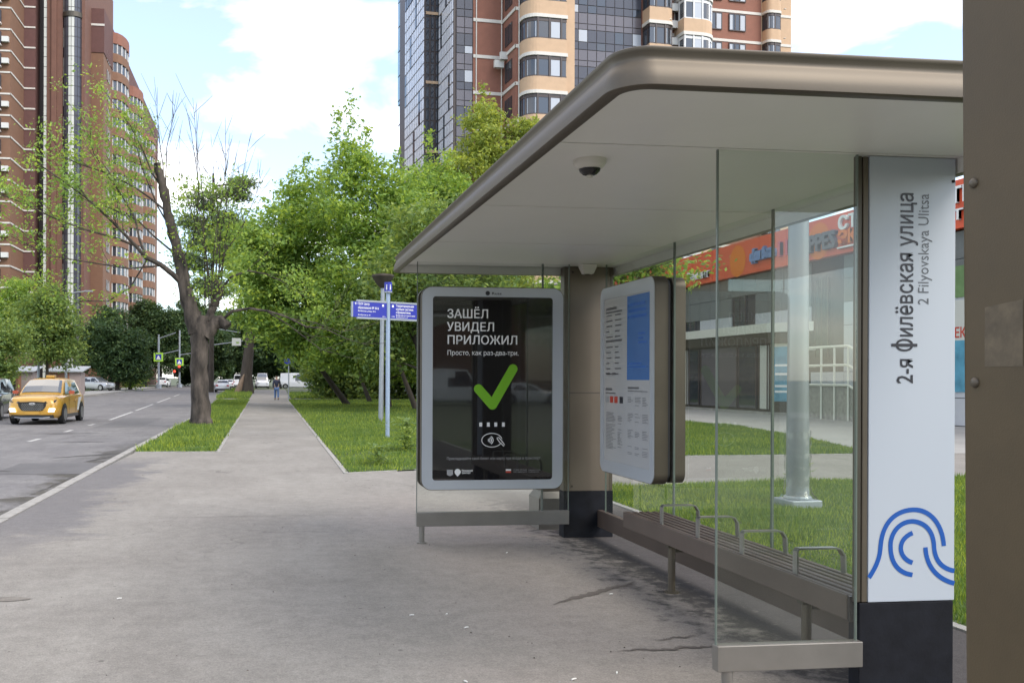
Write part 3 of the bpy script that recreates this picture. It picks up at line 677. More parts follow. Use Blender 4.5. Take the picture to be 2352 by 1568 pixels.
# glass
def pane(x0, x1, y0, y1, z0, z1, m='glass'):
    o = MB().box(x0, x1, y0, y1, z0, z1).build('glass_pane', M[m], S)
    if x1 - x0 > y1 - y0:
        for x in (x0, x1): MB().box(x - .0035, x + .0035, y0 - .001, y1 + .001, z0, z1).build('pane_edge', M['glass_edge'], o)
    else:
        for y in (y0, y1): MB().box(x0 - .001, x1 + .001, y - .0035, y + .0035, z0, z1).build('pane_edge', M['glass_edge'], o)
pane(1.455, 2.705, 8.995, 9.007, .29, ZS - .002); pane(2.716, 2.98, 8.995, 9.007, .29, ZS - .002)
pane(2.215, 2.958, 4.395, 4.407, .288, ZS - .002, 'glass_dirty')
for a, b in ((4.60, 5.885), (5.897, 7.405), (7.417, 8.98)): pane(3.352, 3.364, a, b, .26, ZS - .002)
MB().box(1.45, 2.98, 8.97, 9.03, .165, .30).build('bottom_rail', M['rail'], S, bevel=.004)
MB().box(2.21, 2.98, 4.37, 4.43, .16, .288).build('bottom_rail', M['rail'], S, bevel=.004)
MB().box(3.33, 3.385, 4.52, 9.14, .11, .28).build('bottom_rail', M['slat'], S, bevel=.004)
for x, y in ((1.505, 9.0), (2.275, 4.40)):
    MB().lathe([(.028, .012), (.028, .165)], (x, y, 0), 14).lathe([(.05, .0), (.05, .012)], (x, y, 0), 14).build('leg', M['rail'], S, smooth=True)

# advertising light box on the far glass
A = thing('advert_light_box', 'large framed black advert light box with a green tick on the far glass', 'advert display', (2.17, 8.9, .53))
cx_, cz_, w_, h_ = 2.175, 1.508, 1.405, 1.955
MB().extrude(rrect(w_, h_, .10), (cx_, 8.856, cz_), X_, Z_, .055).build('case_front_half', M['bronze'], A, smooth=True)
MB().extrude(rrect(w_ - .03, h_ - .03, .09), (cx_, 8.912, cz_), X_, Z_, .06).build('case_core', M['joint'], A)
MB().extrude(rrect(w_, h_, .10), (cx_, 9.05, cz_), X_, Z_, .09).build('case_rear_half', M['bronze'], A, smooth=True)
MB().ring(rrect(w_ - .012, h_ - .012, .095), rrect(1.186, 1.766, .03, cx=.0), (cx_, 8.850, cz_), X_, Z_, .006).build('frame_border', M['frame_grey'], A)
MB().extrude(rrect(1.19, 1.77, .03), (cx_, 8.8535, cz_), X_, Z_, .002).build('poster', M['poster'], A)
PK = 1.186 / 628
def Q(x, y): return (cx_ - .593 + (x - 240) * PK, cz_ + .883 - (y - 265) * PK)
def ptext(body, x, y, cap, width, bold=0, m='ink_white'):
    px_, pz_ = Q(x, y); return text_mb(body, cap * PK / .73, (px_, 8.8515, pz_), X_, Z_, bold=bold, width=width * PK).build('lettering', M[m], A)
ptext('ЗАШЁЛ', 312, 374, 45, 210, .012); ptext('УВИДЕЛ', 312, 440, 45, 244, .012); ptext('ПРИЛОЖИЛ', 312, 507, 45, 362, .012)
ptext('Просто, как раз-два-три.', 314, 563, 25, 370, .0)
ptext('Прикладывайте свой билет или карту при входе в транспорт', 314, 1096, 14, 490, .0, 'ink_grey')
ptext('Московский', 392, 1156, 10, 56, .02); ptext('транспорт', 392, 1167, 10, 46, .02)
ptext('+7 (495) 539-54-54', 662, 1153, 7, 70, 0, 'ink_grey'); ptext('3210 с мобильного', 662, 1163, 7, 72, 0, 'ink_grey')
ptext('transport.mos.ru', 742, 1153, 7, 62, 0, 'ink_grey'); ptext('mosmetro.ru', 742, 1163, 7, 54, 0, 'ink_grey')
px_, pz_ = Q(545, 253); text_mb('Russ', .035, (px_, 8.8485, pz_), X_, Z_, bold=.02, width=.092).build('lettering', M['ink_black'], A)
px_, pz_ = Q(524, 246); MB().extrude([(.022 * cos(a * pi / 8), .022 * sin(a * pi / 8)) for a in range(16)], (px_, 8.8485, pz_), X_, Z_, .001).build('brand_roundel', M['ink_black'], A)
def cap_stroke(P, w, y, m, parent, name):
    pts = []
    P = [Vector(p) for p in P]
    d0 = (P[0] - P[1]).normalized(); n0 = Vector((-d0.y, d0.x)); r = w / 2
    left = []; right = []
    pts += [P[0] + (n0 * cos(a) + d0 * sin(a)) * r for a in [pi * i / 10 for i in range(11)]]
    d1 = (P[1] - P[2]).normalized(); n1 = Vector((-d1.y, d1.x))
    def isect(a, da, b, db):
        c = da.x * db.y - da.y * db.x; t = ((b.x - a.x) * db.y - (b.y - a.y) * db.x) / c; return a + da * t
    pts.append(isect(P[0] - n0 * r, d0, P[2] - n1 * r, d1))
    de = -d1; ne = Vector((-de.y, de.x))
    pts += [P[2] + (ne * cos(a) + de * sin(a)) * r for a in [pi * i / 10 for i in range(11)]]
    inner = isect(P[0] + n0 * r, d0, P[2] + n1 * r, d1)
    corner = [P[1] + (n0 * cos(a) + d0 * sin(a)) * r for a in ()]
    pts.append(inner)
    # orientation-independent polygon in the XZ plane
    return MB().extrude([(p.x, p.y) for p in pts][::1], (0, y, 0), X_, Z_, .001).build(name, m, parent)
def arm(a, b, w, nm='tick_mark'):
    a = Vector(a); b = Vector(b); d = (b - a).normalized(); n_ = Vector((-d.y, d.x)); r = w / 2
    return [a + (n_ * cos(t) - d * sin(t)) * r for t in [pi * i / 12 for i in range(13)]] + [b + (-n_ * cos(t) + d * sin(t)) * r for t in [pi * i / 12 for i in range(13)]]
tk = MB()
p_a, p_b, p_c = Q(478, 735), Q(551, 817), Q(658, 632)
tk.extrude([(p.x, p.y) for p in arm(p_a, p_b, 48 * PK)], (0, 8.8514, 0), X_, Z_, .0008)
tk.extrude([(p.x, p.y) for p in arm(p_b, p_c, 48 * PK)], (0, 8.8506, 0), X_, Z_, .0006)
tk.build('tick_mark', M['ink_green'], A)
for x in (490, 530, 569, 609):
    px_, pz_ = Q(x, 917); MB().extrude([(-.014, -.02), (.014, -.02), (.014, .02), (-.014, .02)], (px_, 8.8514, pz_), X_, Z_, .0008).build('small_square', M['ink_white'], A)
def zstroke(P, w, name): return stroke([Q(*p) for p in P], w * PK, 8.8513, M['ink_white'], A, name)
zstroke([(549 + 53 * cos(a), 997 + 35 * sin(a)) for a in [RAD(20) + (RAD(330)) * i / 40 for i in range(41)]], 3.5, 'contactless_symbol')
for r in (9, 16, 24, 32):
    zstroke([(522 + r * 1.05 * cos(a), 997 + r * .8 * sin(a)) for a in [RAD(-48 + 96 * i / 10) for i in range(11)]], 4, 'contactless_symbol')
zstroke([(575, 985), (585, 983), (600, 1000), (616, 1022)], 4, 'contactless_symbol'); zstroke([(575, 988), (590, 1008), (612, 1028)], 4, 'contactless_symbol')
px_, pz_ = Q(331, 1161); MB().extrude([(-.03, .028), (-.03, -.02), (0, -.034), (.03, -.02), (.03, .028)][::-1][::-1], (px_, 8.8514, pz_), X_, Z_, .0008).build('crest', M['ink_grey'], A)
px_, pz_ = Q(371, 1158); MB().extrude([(.03 * cos(RAD(t)), .03 * sin(RAD(t))) for t in range(-50, 231, 20)] + [(0, -.045)], (px_, 8.8514, pz_), X_, Z_, .0008).build('pin_emblem', M['ink_white'], A)
for k_, mm in ((0, 'ink_white'), (1, 'ink_red')):
    px_, pz_ = Q(636, 1150 + 10 * k_); MB().extrude([(-.026, -.008), (.026, -.008), (.026, .008), (-.026, .008)], (px_, 8.8514, pz_), X_, Z_, .0008).build('flag_stripe', M[mm], A)

# timetable case on the back glass (faces the road, -X) and its twin outside the glass
T = thing('timetable_case', 'narrow white timetable case with a blue panel, mounted inside the back glass', 'timetable case', (3.25, 8.08, .72))
yc, zc, tw, th = 8.08, 1.595, 1.27, 1.75
AX = (0, -1, 0)
MB().extrude(rrect(tw, th, .09), (3.205, yc, zc), AX, Z_, .115).build('case', M['bronze'], T, smooth=True)
MB().extrude(rrect(tw - .05, th - .05, .07), (3.321, yc, zc), AX, Z_, .028).build('case_core', M['joint'], T)
MB().ring(rrect(tw - .012, th - .012, .085), rrect(1.09, 1.52, .02), (3.198, yc, zc), AX, Z_, .007).build('frame_border', M['frame_grey'], T)
MB().extrude(rrect(1.095, 1.525, .02), (3.203, yc, zc), AX, Z_, .0015).build('paper_sheet', M['paper'], T)
def tq(u, v): return (yc + .545 - u * 1.09, zc + .76 - v * 1.52)      # u right, v down, 0..1
def trect(u0, v0, u1, v1, m, name, x=3.2022):
    (ya, za), (yb, zb) = tq(u0, v0), tq(u1, v1)
    MB().extrude([(0, 0), (ya - yb, 0), (ya - yb, za - zb), (0, za - zb)], (x, ya, zb), AX, Z_, .0006).build(name, M[m], T)
trect(.53, .01, .985, .50, 'print_blue', 'blue_panel')
mbt = MB()
def bar(u0, v0, u1, v1, x=3.2016):
    (ya, za), (yb, zb) = tq(u0, v0), tq(u1, v1); mbt.add([(x, ya, za), (x, ya, zb), (x, yb, zb), (x, yb, za)], [(0, 1, 2, 3)])
rnd = random.Random(5)
for k in range(11): bar(.06, .10 + k * .033 + (.03 if k > 4 else 0), .06 + rnd.uniform(.07, .16), .108 + k * .033 + (.03 if k > 4 else 0)); bar(.26, .10 + k * .033 + (.03 if k > 4 else 0), .26 + rnd.uniform(.07, .15), .108 + k * .033 + (.03 if k > 4 else 0))
bar(.05, .055, .3, .07); bar(.05, .08, .42, .09); bar(.05, .255, .42, .268); bar(.05, .455, .15, .465); bar(.2, .455, .28, .47); bar(.05, .55, .2, .565); bar(.05, .578, .28, .585); bar(.55, .54, .78, .552); bar(.55, .562, .95, .567)
for r0 in range(4):
    for c0 in range(3):
        for k in range(6):
            if rnd.random() < .85: bar(.55 + c0 * .15, .60 + r0 * .095 + k * .009, .55 + c0 * .15 + rnd.uniform(.06, .12), .603 + r0 * .095 + k * .009)
for k in range(26):
    if rnd.random() < .9: bar(.06, .70 + k * .0088, .06 + rnd.uniform(.12, .24), .7032 + k * .0088)
    if rnd.random() < .7: bar(.33, .70 + k * .0088, .33 + rnd.uniform(.05, .11), .7032 + k * .0088)
mbt.build('lettering', mat('print_grey', (0.13, 0.13, 0.14), 0.4), T, kind='stuff')
mbt = MB(); bar(.57, .055, .9, .072); bar(.57, .09, .92, .107); bar(.57, .125, .93, .142); bar(.76, .23, .9, .24); bar(.76, .255, .86, .265); bar(.76, .28, .93, .29); bar(.57, .40, .83, .41); bar(.57, .42, .93, .428)
mbt.build('lettering', M['ink_blue'], T, kind='stuff')
for u0, m_ in ((.05, 'ink_grey'), (.15, 'ink_red'), (.25, 'ink_red'), (.37, 'ink_black')): trect(u0, .60, u0 + .075, .64, m_, 'route_pictogram')
OT = thing('outer_display_case', 'bronze back of the display case mounted outside the back glass', 'display case', (3.42, 8.08, .72))
MB().extrude(rrect(tw - .02, th - .02, .09), (3.367, yc, zc), AX, Z_, .11).build('case', M['bronze'], OT, smooth=True)
MB().extrude(rrect(tw - .09, th - .09, .06), (3.478, yc, zc), AX, Z_, .003).build('paper_sheet', M['paper'], OT)

# bench
B = thing('bench', 'long low bronze slatted bench with four steel hoop armrests in the shelter', 'bench', (3.1, 5.97, 0))
for k in range(6):
    x = 2.972 + k * .057; MB().box(x, x + .036, 4.46, 7.48, .478, .502).build('slat', M['slat'], B, bevel=.004)
MB().box(2.948, 2.968, 4.46, 7.48, .375, .502).build('front_board', M['slat'], B, bevel=.004)
MB().box(2.99, 3.03, 4.5, 7.44, .40, .474).build('beam', M['bronze_dark'], B); MB().box(3.22, 3.26, 4.5, 7.44, .40, .474).build('beam', M['bronze_dark'], B)
MB().box(2.952, 3.30, 4.437, 4.457, .37, .50).build('end_cap', M['dark_plastic'], B)
for y in (6.80, 6.20, 5.59, 4.985):
    rr = MB(); P = [(2.985, .50), (2.985, .632), (2.997, .645), (3.22, .645), (3.25, .638), (3.275, .60), (3.28, .50)]
    for i in range(len(P) - 1):
        (xa, za), (xb, zb) = P[i], P[i + 1]; d = Vector((xb - xa, zb - za)).normalized(); n_ = Vector((-d.y, d.x)) * .005
        rr.add([(xa - n_.x, y - .022, za - n_.y), (xb - n_.x, y - .022, zb - n_.y), (xb + n_.x, y - .022, zb + n_.y), (xa + n_.x, y - .022, za + n_.y),
                (xa - n_.x, y + .022, za - n_.y), (xb - n_.x, y + .022, zb - n_.y), (xb + n_.x, y + .022, zb + n_.y), (xa + n_.x, y + .022, za + n_.y)],
               [(0, 1, 2, 3), (7, 6, 5, 4), (0, 4, 5, 1), (1, 5, 6, 2), (2, 6, 7, 3), (3, 7, 4, 0)])
    rr.build('armrest', M['armrest'], B)
for y in (6.72, 4.95):
    MB().tube([(3.03, y, 0), (3.03, y, .40)], .027, 10).lathe([(.055, 0), (.055, .01)], (3.03, y, 0), 12).build('leg', M['bronze'], B, smooth=True)
    MB().box(2.99, 3.34, y - .03, y + .03, .34, .40).tube([(3.12, y + .1, .3), (3.12, y + .1, .40)], .03, 8).box(3.08, 3.30, y + .06, y + .14, .29, .34).build('bracket', M['bronze_dark'], B)

# ceiling camera and second fitting
D1 = thing('dome_camera', 'white dome camera with a dark lens under the middle of the soffit', 'camera', (1.665, 4.70, ZS))
MB().lathe([(.085, 0), (.085, -.018), (.078, -.03), (.066, -.045), (.058, -.048)][::-1]).build('housing', M['dome_white'], D1, smooth=True, local=True)
MB().lathe([(.056, -.047), (.052, -.062), (.036, -.076), (.02, -.082)][::-1]).build('lens_dome', M['dark_plastic'], D1, smooth=True, local=True)
MB().lathe([(.018, -.080), (.016, -.092), (.004, -.096)][::-1], n=12).build('lens_tip', M['dome_white'], D1, smooth=True, local=True)
D2 = thing('soffit_speaker', 'small white tapered fitting under the soffit against the far column', 'speaker', (3.16, 8.97, ZS))
MB().loft([[(-.085, -.06, 0), (.085, -.06, 0), (.085, .06, 0), (-.085, .06, 0)], [(-.078, -.055, -.03), (.078, -.055, -.03), (.078, .055, -.03), (-.078, .055, -.03)], [(-.05, -.04, -.10), (.05, -.04, -.10), (.05, .04, -.10), (-.05, .04, -.10)]]).build('housing', M['dome_white'], D2, local=True, bevel=.01)
MB().lathe([(.03, -.104), (.03, -.1005)], n=12).build('grille', M['dark_plastic'], D2, local=True)

# near post on the right: a broad column side parallel to the street
PO = thing('shelter_post_added_roof', 'broad dark bronze post of a second shelter with two domed rivets filling the right edge, its unseen roof added for shade', 'shelter', (1.22, 1.15, 0))
rr = []
for z in (0.0, 1.0, 2.0, 2.695):
    sh = (z - 1.6) * -.0135; rr.append([(x, y + (sh if y > 0 else 0) * -1.0, z) for x, y in rrect(.20, .50, .022, 8)])
MB().loft(rr).build('post', M['post_paint'], PO, smooth=True, local=True)
MB().box(-.30, 2.3, -4.6, .28, 2.70, 2.74).build('soffit', M['soffit'], PO, local=True)  # unseen soffit and roof, added to darken the post and overhead reflections
MB().box(-.32, 2.32, -4.62, .30, 2.742, 2.90).build('roof', M['bronze'], PO, local=True, bevel=.03)
MB().box(.0, .25, -4.5, -4.1, 0, 2.698).build('post', M['post_paint'], PO, local=True, bevel=.02)  # unseen rear post, added to carry that roof
for z in (1.915, 1.597):
    o = MB().lathe([(.0085, 0), (.0082, .002), (.006, .0045), (.0025, .006)], n=14).build('rivet', M['bronze'], PO, smooth=True, local=True)
    o.location = (-.10, .213 + (z - 1.6) * .0135, z); o.rotation_euler = (0, -pi / 2, 0)
MB().add([(-.1006, .193, 1.622), (-.1006, .193, 1.715), (-.1006, .118, 1.722), (-.1006, .118, 1.622)], [(0, 1, 2, 3)]).build('sticker_residue', M['residue'], PO, local=True)

# scraps on the pavement
for i, (x, y, rz, L_) in enumerate([(-1.05, 6.95, .4, .035), (.98, 6.25, .2, .03), (1.22, 6.25, 1.1, .02), (1.28, 5.9, .3, .03), (1.63, 4.82, .5, .035), (1.05, 4.85, 2.0, .025), (1.9, 4.9, 1.2, .03), (-1.95, 4.45, .5, .02), (2.55, 6.7, .3, .03), (2.2, 8.4, .9, .03)]):
    o = MB().tube([(-L_ / 2, 0, .006), (0, .001, .007), (L_ / 2, 0, .006)], [.004, .0045, .004], 7).build('cigarette_end', M['butt'])
    o.location = (x, y, 0.0); o.rotation_euler = (0, 0, rz); tag(o, 'white cigarette end ' + ['alone on the open pavement left of the picture middle', 'left one of the close pair in the middle of the pavement', 'right one of the close pair in the middle of the pavement', 'just below the close pair in the middle of the pavement', 'right one of the two lying before the near glass rail', 'left one of the two lying before the near glass rail', 'closest to the near glass panel leg', 'nearest the bottom left picture corner', 'beside the dried spill in front of the bench', 'near the foot of the far glass panel'][i], 'litter', 'cigarette ends scattered on the pavement')

# ------------------------------------------------------------------ street furniture
W = thing('wayfinding_sign', 'tall grey-blue signpost with two royal blue direction arms and an information cap', 'signpost', (3.21, 24.75, 0))
MB().lathe([(.058, 0), (.058, 3.9)], n=14).build('post', M['post_blue'], W, smooth=True, local=True)
ang = RAD(28); ax = (cos(ang), sin(ang), 0); nrm = Vector(ax).cross(Vector(Z_))
for k in range(4):
    pass
MB().prism([(.115 * cos(2 * pi * k / 6 + ang), .115 * sin(2 * pi * k / 6 + ang)) for k in range(6)], 3.92, 4.16).build('cap', M['sign_blue'], W, local=True)
MB().prism([(.12 * cos(2 * pi * k / 6 + ang), .12 * sin(2 * pi * k / 6 + ang)) for k in range(6)], 3.88, 3.918).build('cap_rim', M['galv'], W, local=True)
for k in range(6):
    a = 2 * pi * (k + .5) / 6 + ang; n_ = Vector((cos(a), sin(a), 0)); xx = Vector((-sin(a), cos(a), 0)); o_ = n_ * .1015 + Vector((0, 0, 3.96)) - xx * .012
    o_ = Vector((3.21, 24.75, 0)) + o_
    text_mb('i', .20, o_ - xx * .006, xx, Z_, bold=.03).build('info_symbol', M['ink_white'], W)
def P3(s, z, off): v = Vector(ax) * s + nrm * off; return (3.21 + v.x, 24.75 + v.y, z)
for (s0, s1, lines) in ((-1.13, -.06, [('←', -1.09, 3.52, .10, .08), ('ГБОУ Центр', -.98, 3.52, .085, .36), ('образования № 2016', -.98, 3.42, .085, .66), ('Филёвская улица, 2016', -.98, 3.345, .05, .56), ('Филёвская, д. 46', -.98, 3.245, .045, .39), ('350 м', -.2, 3.225, .04, .09)]),
                         (.06, 1.02, [('Территориальная', .24, 3.52, .085, .60), ('клубная система', .24, 3.43, .085, .57), ('«Орнаментика»', .24, 3.345, .085, .49), ('Филёвский культурный центр', .24, 3.275, .05, .64), ('Филёвская, д. 22', .24, 3.225, .04, .39), ('2 мин', .10, 3.245, .04, .10)])):
    pts = [(0, 0), (s1 - s0, 0), (s1 - s0, .40), (0, .40)]
    arm_o = MB().extrude(pts, P3(s0, 3.20, .025), ax, Z_, .05).build('direction_arm', M['sign_blue'], W)
    for zz in (3.155, 3.602): MB().extrude([(.13 if s0 < 0 else 0, 0), (s1 - s0, 0), (s1 - s0, .05), (.13 if s0 < 0 else 0, .05)], P3(s0, zz, .03), ax, Z_, .06).build('arm_rail', M['galv'], arm_o)
    if s0 < 0: MB().extrude([(0, 0), (.03, 0), (.03, .40), (0, .40)], P3(s0 - .031, 3.20, .03), ax, Z_, .06).build('arm_end', M['galv'], arm_o)
    for body, s, z, size, wid in lines:
        t_ = text_mb(body, size, P3(s, z, .0275), ax, Z_, bold=.012, width=wid)
        if t_.v: t_.build('lettering', M['ink_white'], arm_o)
    sx = -.21 if s0 < 0 else .11
    MB().extrude([(0, 0), (.06, 0), (.06, .06), (0, .06)], P3(sx, 3.50, .0275), ax, Z_, .001).build('pictogram', M['ink_white'], arm_o)
GP = thing('park_lamp', 'slim pale grey lamp post with a dark cone head just behind the blue signpost', 'lamp post', (4.22, 34.5, 0))
MB().tube([(0, 0, 0), (.02, 0, 2), (.06, 0, 5.0)], [.095, .085, .075], 12).build('pole', M['galv'], GP, smooth=True, local=True)
MB().lathe([(.10, 4.95), (.24, 5.1), (.42, 5.38), (.40, 5.45), (.05, 5.5)], (.06, 0, 0), 20).build('lamp_head', M['bark_dark'], GP, smooth=True, local=True)
LP = thing('wrapped_lamp_pole', 'thick grey lamp pole with clear plastic wrapped round its foot behind the glass', 'lamp pole', (6.67, 11.1, 0))
MB().lathe([(.135, .12), (.135, .8), (.125, 1.9), (.118, 5.0)], n=24).build('pole', M['lamp_grey'], LP, smooth=True, local=True)
MB().prism(rrect(.44, .44, .05), 0, .10).lathe([(.17, .10), (.165, .14)], n=20).build('base_plate', M['galv'], LP, local=True, bevel=.01)
rings = []
rnd = random.Random(2)
for i in range(20):
    z = .11 + i * .045; r = .15 + .02 * (i == 0) + (.05 * max(0, 1 - i / 3))
    rings.append([((r + rnd.uniform(-.008, .014)) * cos(2 * pi * j / 24), (r + rnd.uniform(-.008, .014)) * sin(2 * pi * j / 24), z + rnd.uniform(-.012, .012)) for j in range(24)])
MB().loft(rings, cap=False).build('plastic_wrap', M['wrap'], LP, smooth=True, local=True)

def signal_pole(x, y, lab, h=7.5, arms=(), sign=True, lamps=True, cat='traffic light', nm='traffic_light', sz=4.1):
    t_ = thing(nm, lab, cat, (x, y, 0))
    MB().lathe([(.45, 0), (.45, .55), (.16, .6), (.15, h)], n=12).build('pole', M['galv'], t_, smooth=True, local=True)
    for (dx, dz, z0) in arms: MB().tube([(0, 0, z0), (dx, 0, z0 + dz)], .07, 6).build('arm', M['galv'], t_, local=True)
    if sign:
        MB().box(-.68, .68, -.24, -.19, sz, sz + 1.3).build('sign_border', M['cross_green'], t_, local=True)
        p = MB().box(-.42, .42, -.262, -.242, sz + .24, sz + 1.06).build('sign_face', M['sign_blue'], t_, local=True)
        MB().add([(-.33, -.264, sz + .32), (.33, -.264, sz + .32), (0, -.264, sz + .96)], [(0, 1, 2)]).build('sign_triangle', M['ink_white'], p, local=True)
    if lamps:
        for dx, z0 in ((.0, 2.55), (-.75, 1.75)):
            b_ = MB().box(dx - .2, dx + .2, -.5, -.25, z0, z0 + 1.15).build('signal_head', M['dark_plastic'], t_, local=True)
            o = MB().lathe([(.19, 0), (.17, .03), (.05, .06)], n=14).build('red_lamp', M['red_lamp'], b_, smooth=True, local=True); o.location = (dx, -.5, z0 + .92); o.rotation_euler = (pi / 2, 0, 0)
    return t_
signal_pole(-15.9, 142, 'grey road pole with a green bordered crossing sign at the bush corner', 8.0, [(2.5, .9, 7.4), (3.0, .7, 5.0)], True, False, 'sign pole', 'crossing_sign', 4.0)
signal_pole(-14.4, 159, 'traffic light pole showing two red lamps left of the pollarded trunk', 9.5, [(1.9, .3, 5.4)], True, True, sz=3.6)
OH = thing('overhead_sign', 'small white overhead sign on a long arm right of the pollarded trunk', 'sign', (-9.0, 138, 0))
MB().lathe([(.16, 0), (.12, 9.5)], n=10).build('pole', M['galv'], OH, smooth=True, local=True)
MB().tube([(0, 0, 6.2), (5.6, 0, 7.0)], .07, 6).tube([(0, 0, 9.0), (5.2, 0, 8.2)], .05, 6).build('arm', M['galv'], OH, local=True)
MB().box(4.0, 5.3, -.12, -.04, 6.3, 7.4).build('sign_plate', M['glass_white'], OH, local=True)
TB = thing('signal_back', 'grey traffic signal seen from its back side at the left picture edge', 'traffic light', (-15.75, 54.5, 0))
MB().lathe([(.12, 0), (.10, 7.0)], n=10).build('pole', M['galv'], TB, smooth=True, local=True)
for z0 in (3.05, 4.5):
    b_ = MB().box(-.14, .50, -.18, .02, z0, z0 + 1.2).extrude([(-.12, 0), (.62, .35), (.62, .95), (-.12, 1.3)], (0, -.05, z0 - .04), X_, Z_, .03).build('backboard', M['bronze_dark'], TB, local=True)
    for k in range(3): MB().lathe([(.07, 0), (.05, .05)], (.36, -.22, z0 + .25 + k * .35), 8).build('visor', M['galv'], b_, local=True)
for (x, y, h, lab) in ((-18.6, 90.5, 9, 'tall thin grey street lamp rising behind the yellow taxi'), (-20.5, 88, 7, 'thin grey pole left of the tall street lamp, half hidden by leaves')):
    t_ = thing('street_lamp', lab, 'street lamp', (x, y, 0)); MB().lathe([(.13, 0), (.09, h)], n=10).build('pole', M['galv'], t_, smooth=True, local=True)
    MB().tube([(0, 0, h), (.6, 0, h + .5), (1.9, 0, h + .7)], .05, 6).build('arm', M['galv'], t_, local=True); MB().box(1.7, 2.4, -.12, .12, h + .62, h + .76).build('lamp_head', M['lamp_grey'], t_, local=True)
SP = thing('thin_post', 'thin grey pole with a blue road sign beside the walking person', 'sign pole', (1.62, 69.0, 0))
MB().lathe([(.045, 0), (.04, 3.6)], n=8).build('pole', M['galv'], SP, local=True)
MB().box(-.35, .35, -.06, -.04, 2.6, 3.3).build('sign_plate', M['sign_blue'], SP, local=True)

# ------------------------------------------------------------------ sheds across the road
for (x, y, w, lab) in ((-24.6, 96, 3.2, 'low brown shed with a pale flat roof behind the front of the taxi'), (-19.3, 93, 3.0, 'brown and grey shed with a tilted pale roof right of the taxi')):
    t_ = thing('shed', lab, 'shed', (x, y, 0))
    MB().box(-w / 2, w / 2 - 1.0, 0, 2.4, 0, 2.1).build('brown_wall', M['shed_wall'], t_, local=True)
    MB().box(w / 2 - 1.0, w / 2, 0, 2.4, 0, 2.1).build('grey_wall', M['shed_grey'], t_, local=True)
    MB().add([(-w / 2 - .3, -.3, 2.12), (w / 2 + .3, -.3, 2.12), (w / 2 + .5, 2.7, 2.62), (-w / 2 + .1, 2.7, 2.62), (-w / 2 - .3, -.3, 2.22), (w / 2 + .3, -.3, 2.22), (w / 2 + .5, 2.7, 2.72), (-w / 2 + .1, 2.7, 2.72)], [(0, 3, 2, 1), (4, 5, 6, 7), (0, 1, 5, 4), (1, 2, 6, 5), (2, 3, 7, 6), (3, 0, 4, 7)]).build('roof', M['roof_grey'], t_, local=True)
    for k in range(2): MB().box(-w / 2 + .25 + k * .85, -w / 2 + 1.0 + k * .85, -.03, -.002, .05, 1.95).build('door', M['brick_orange'], t_, local=True)

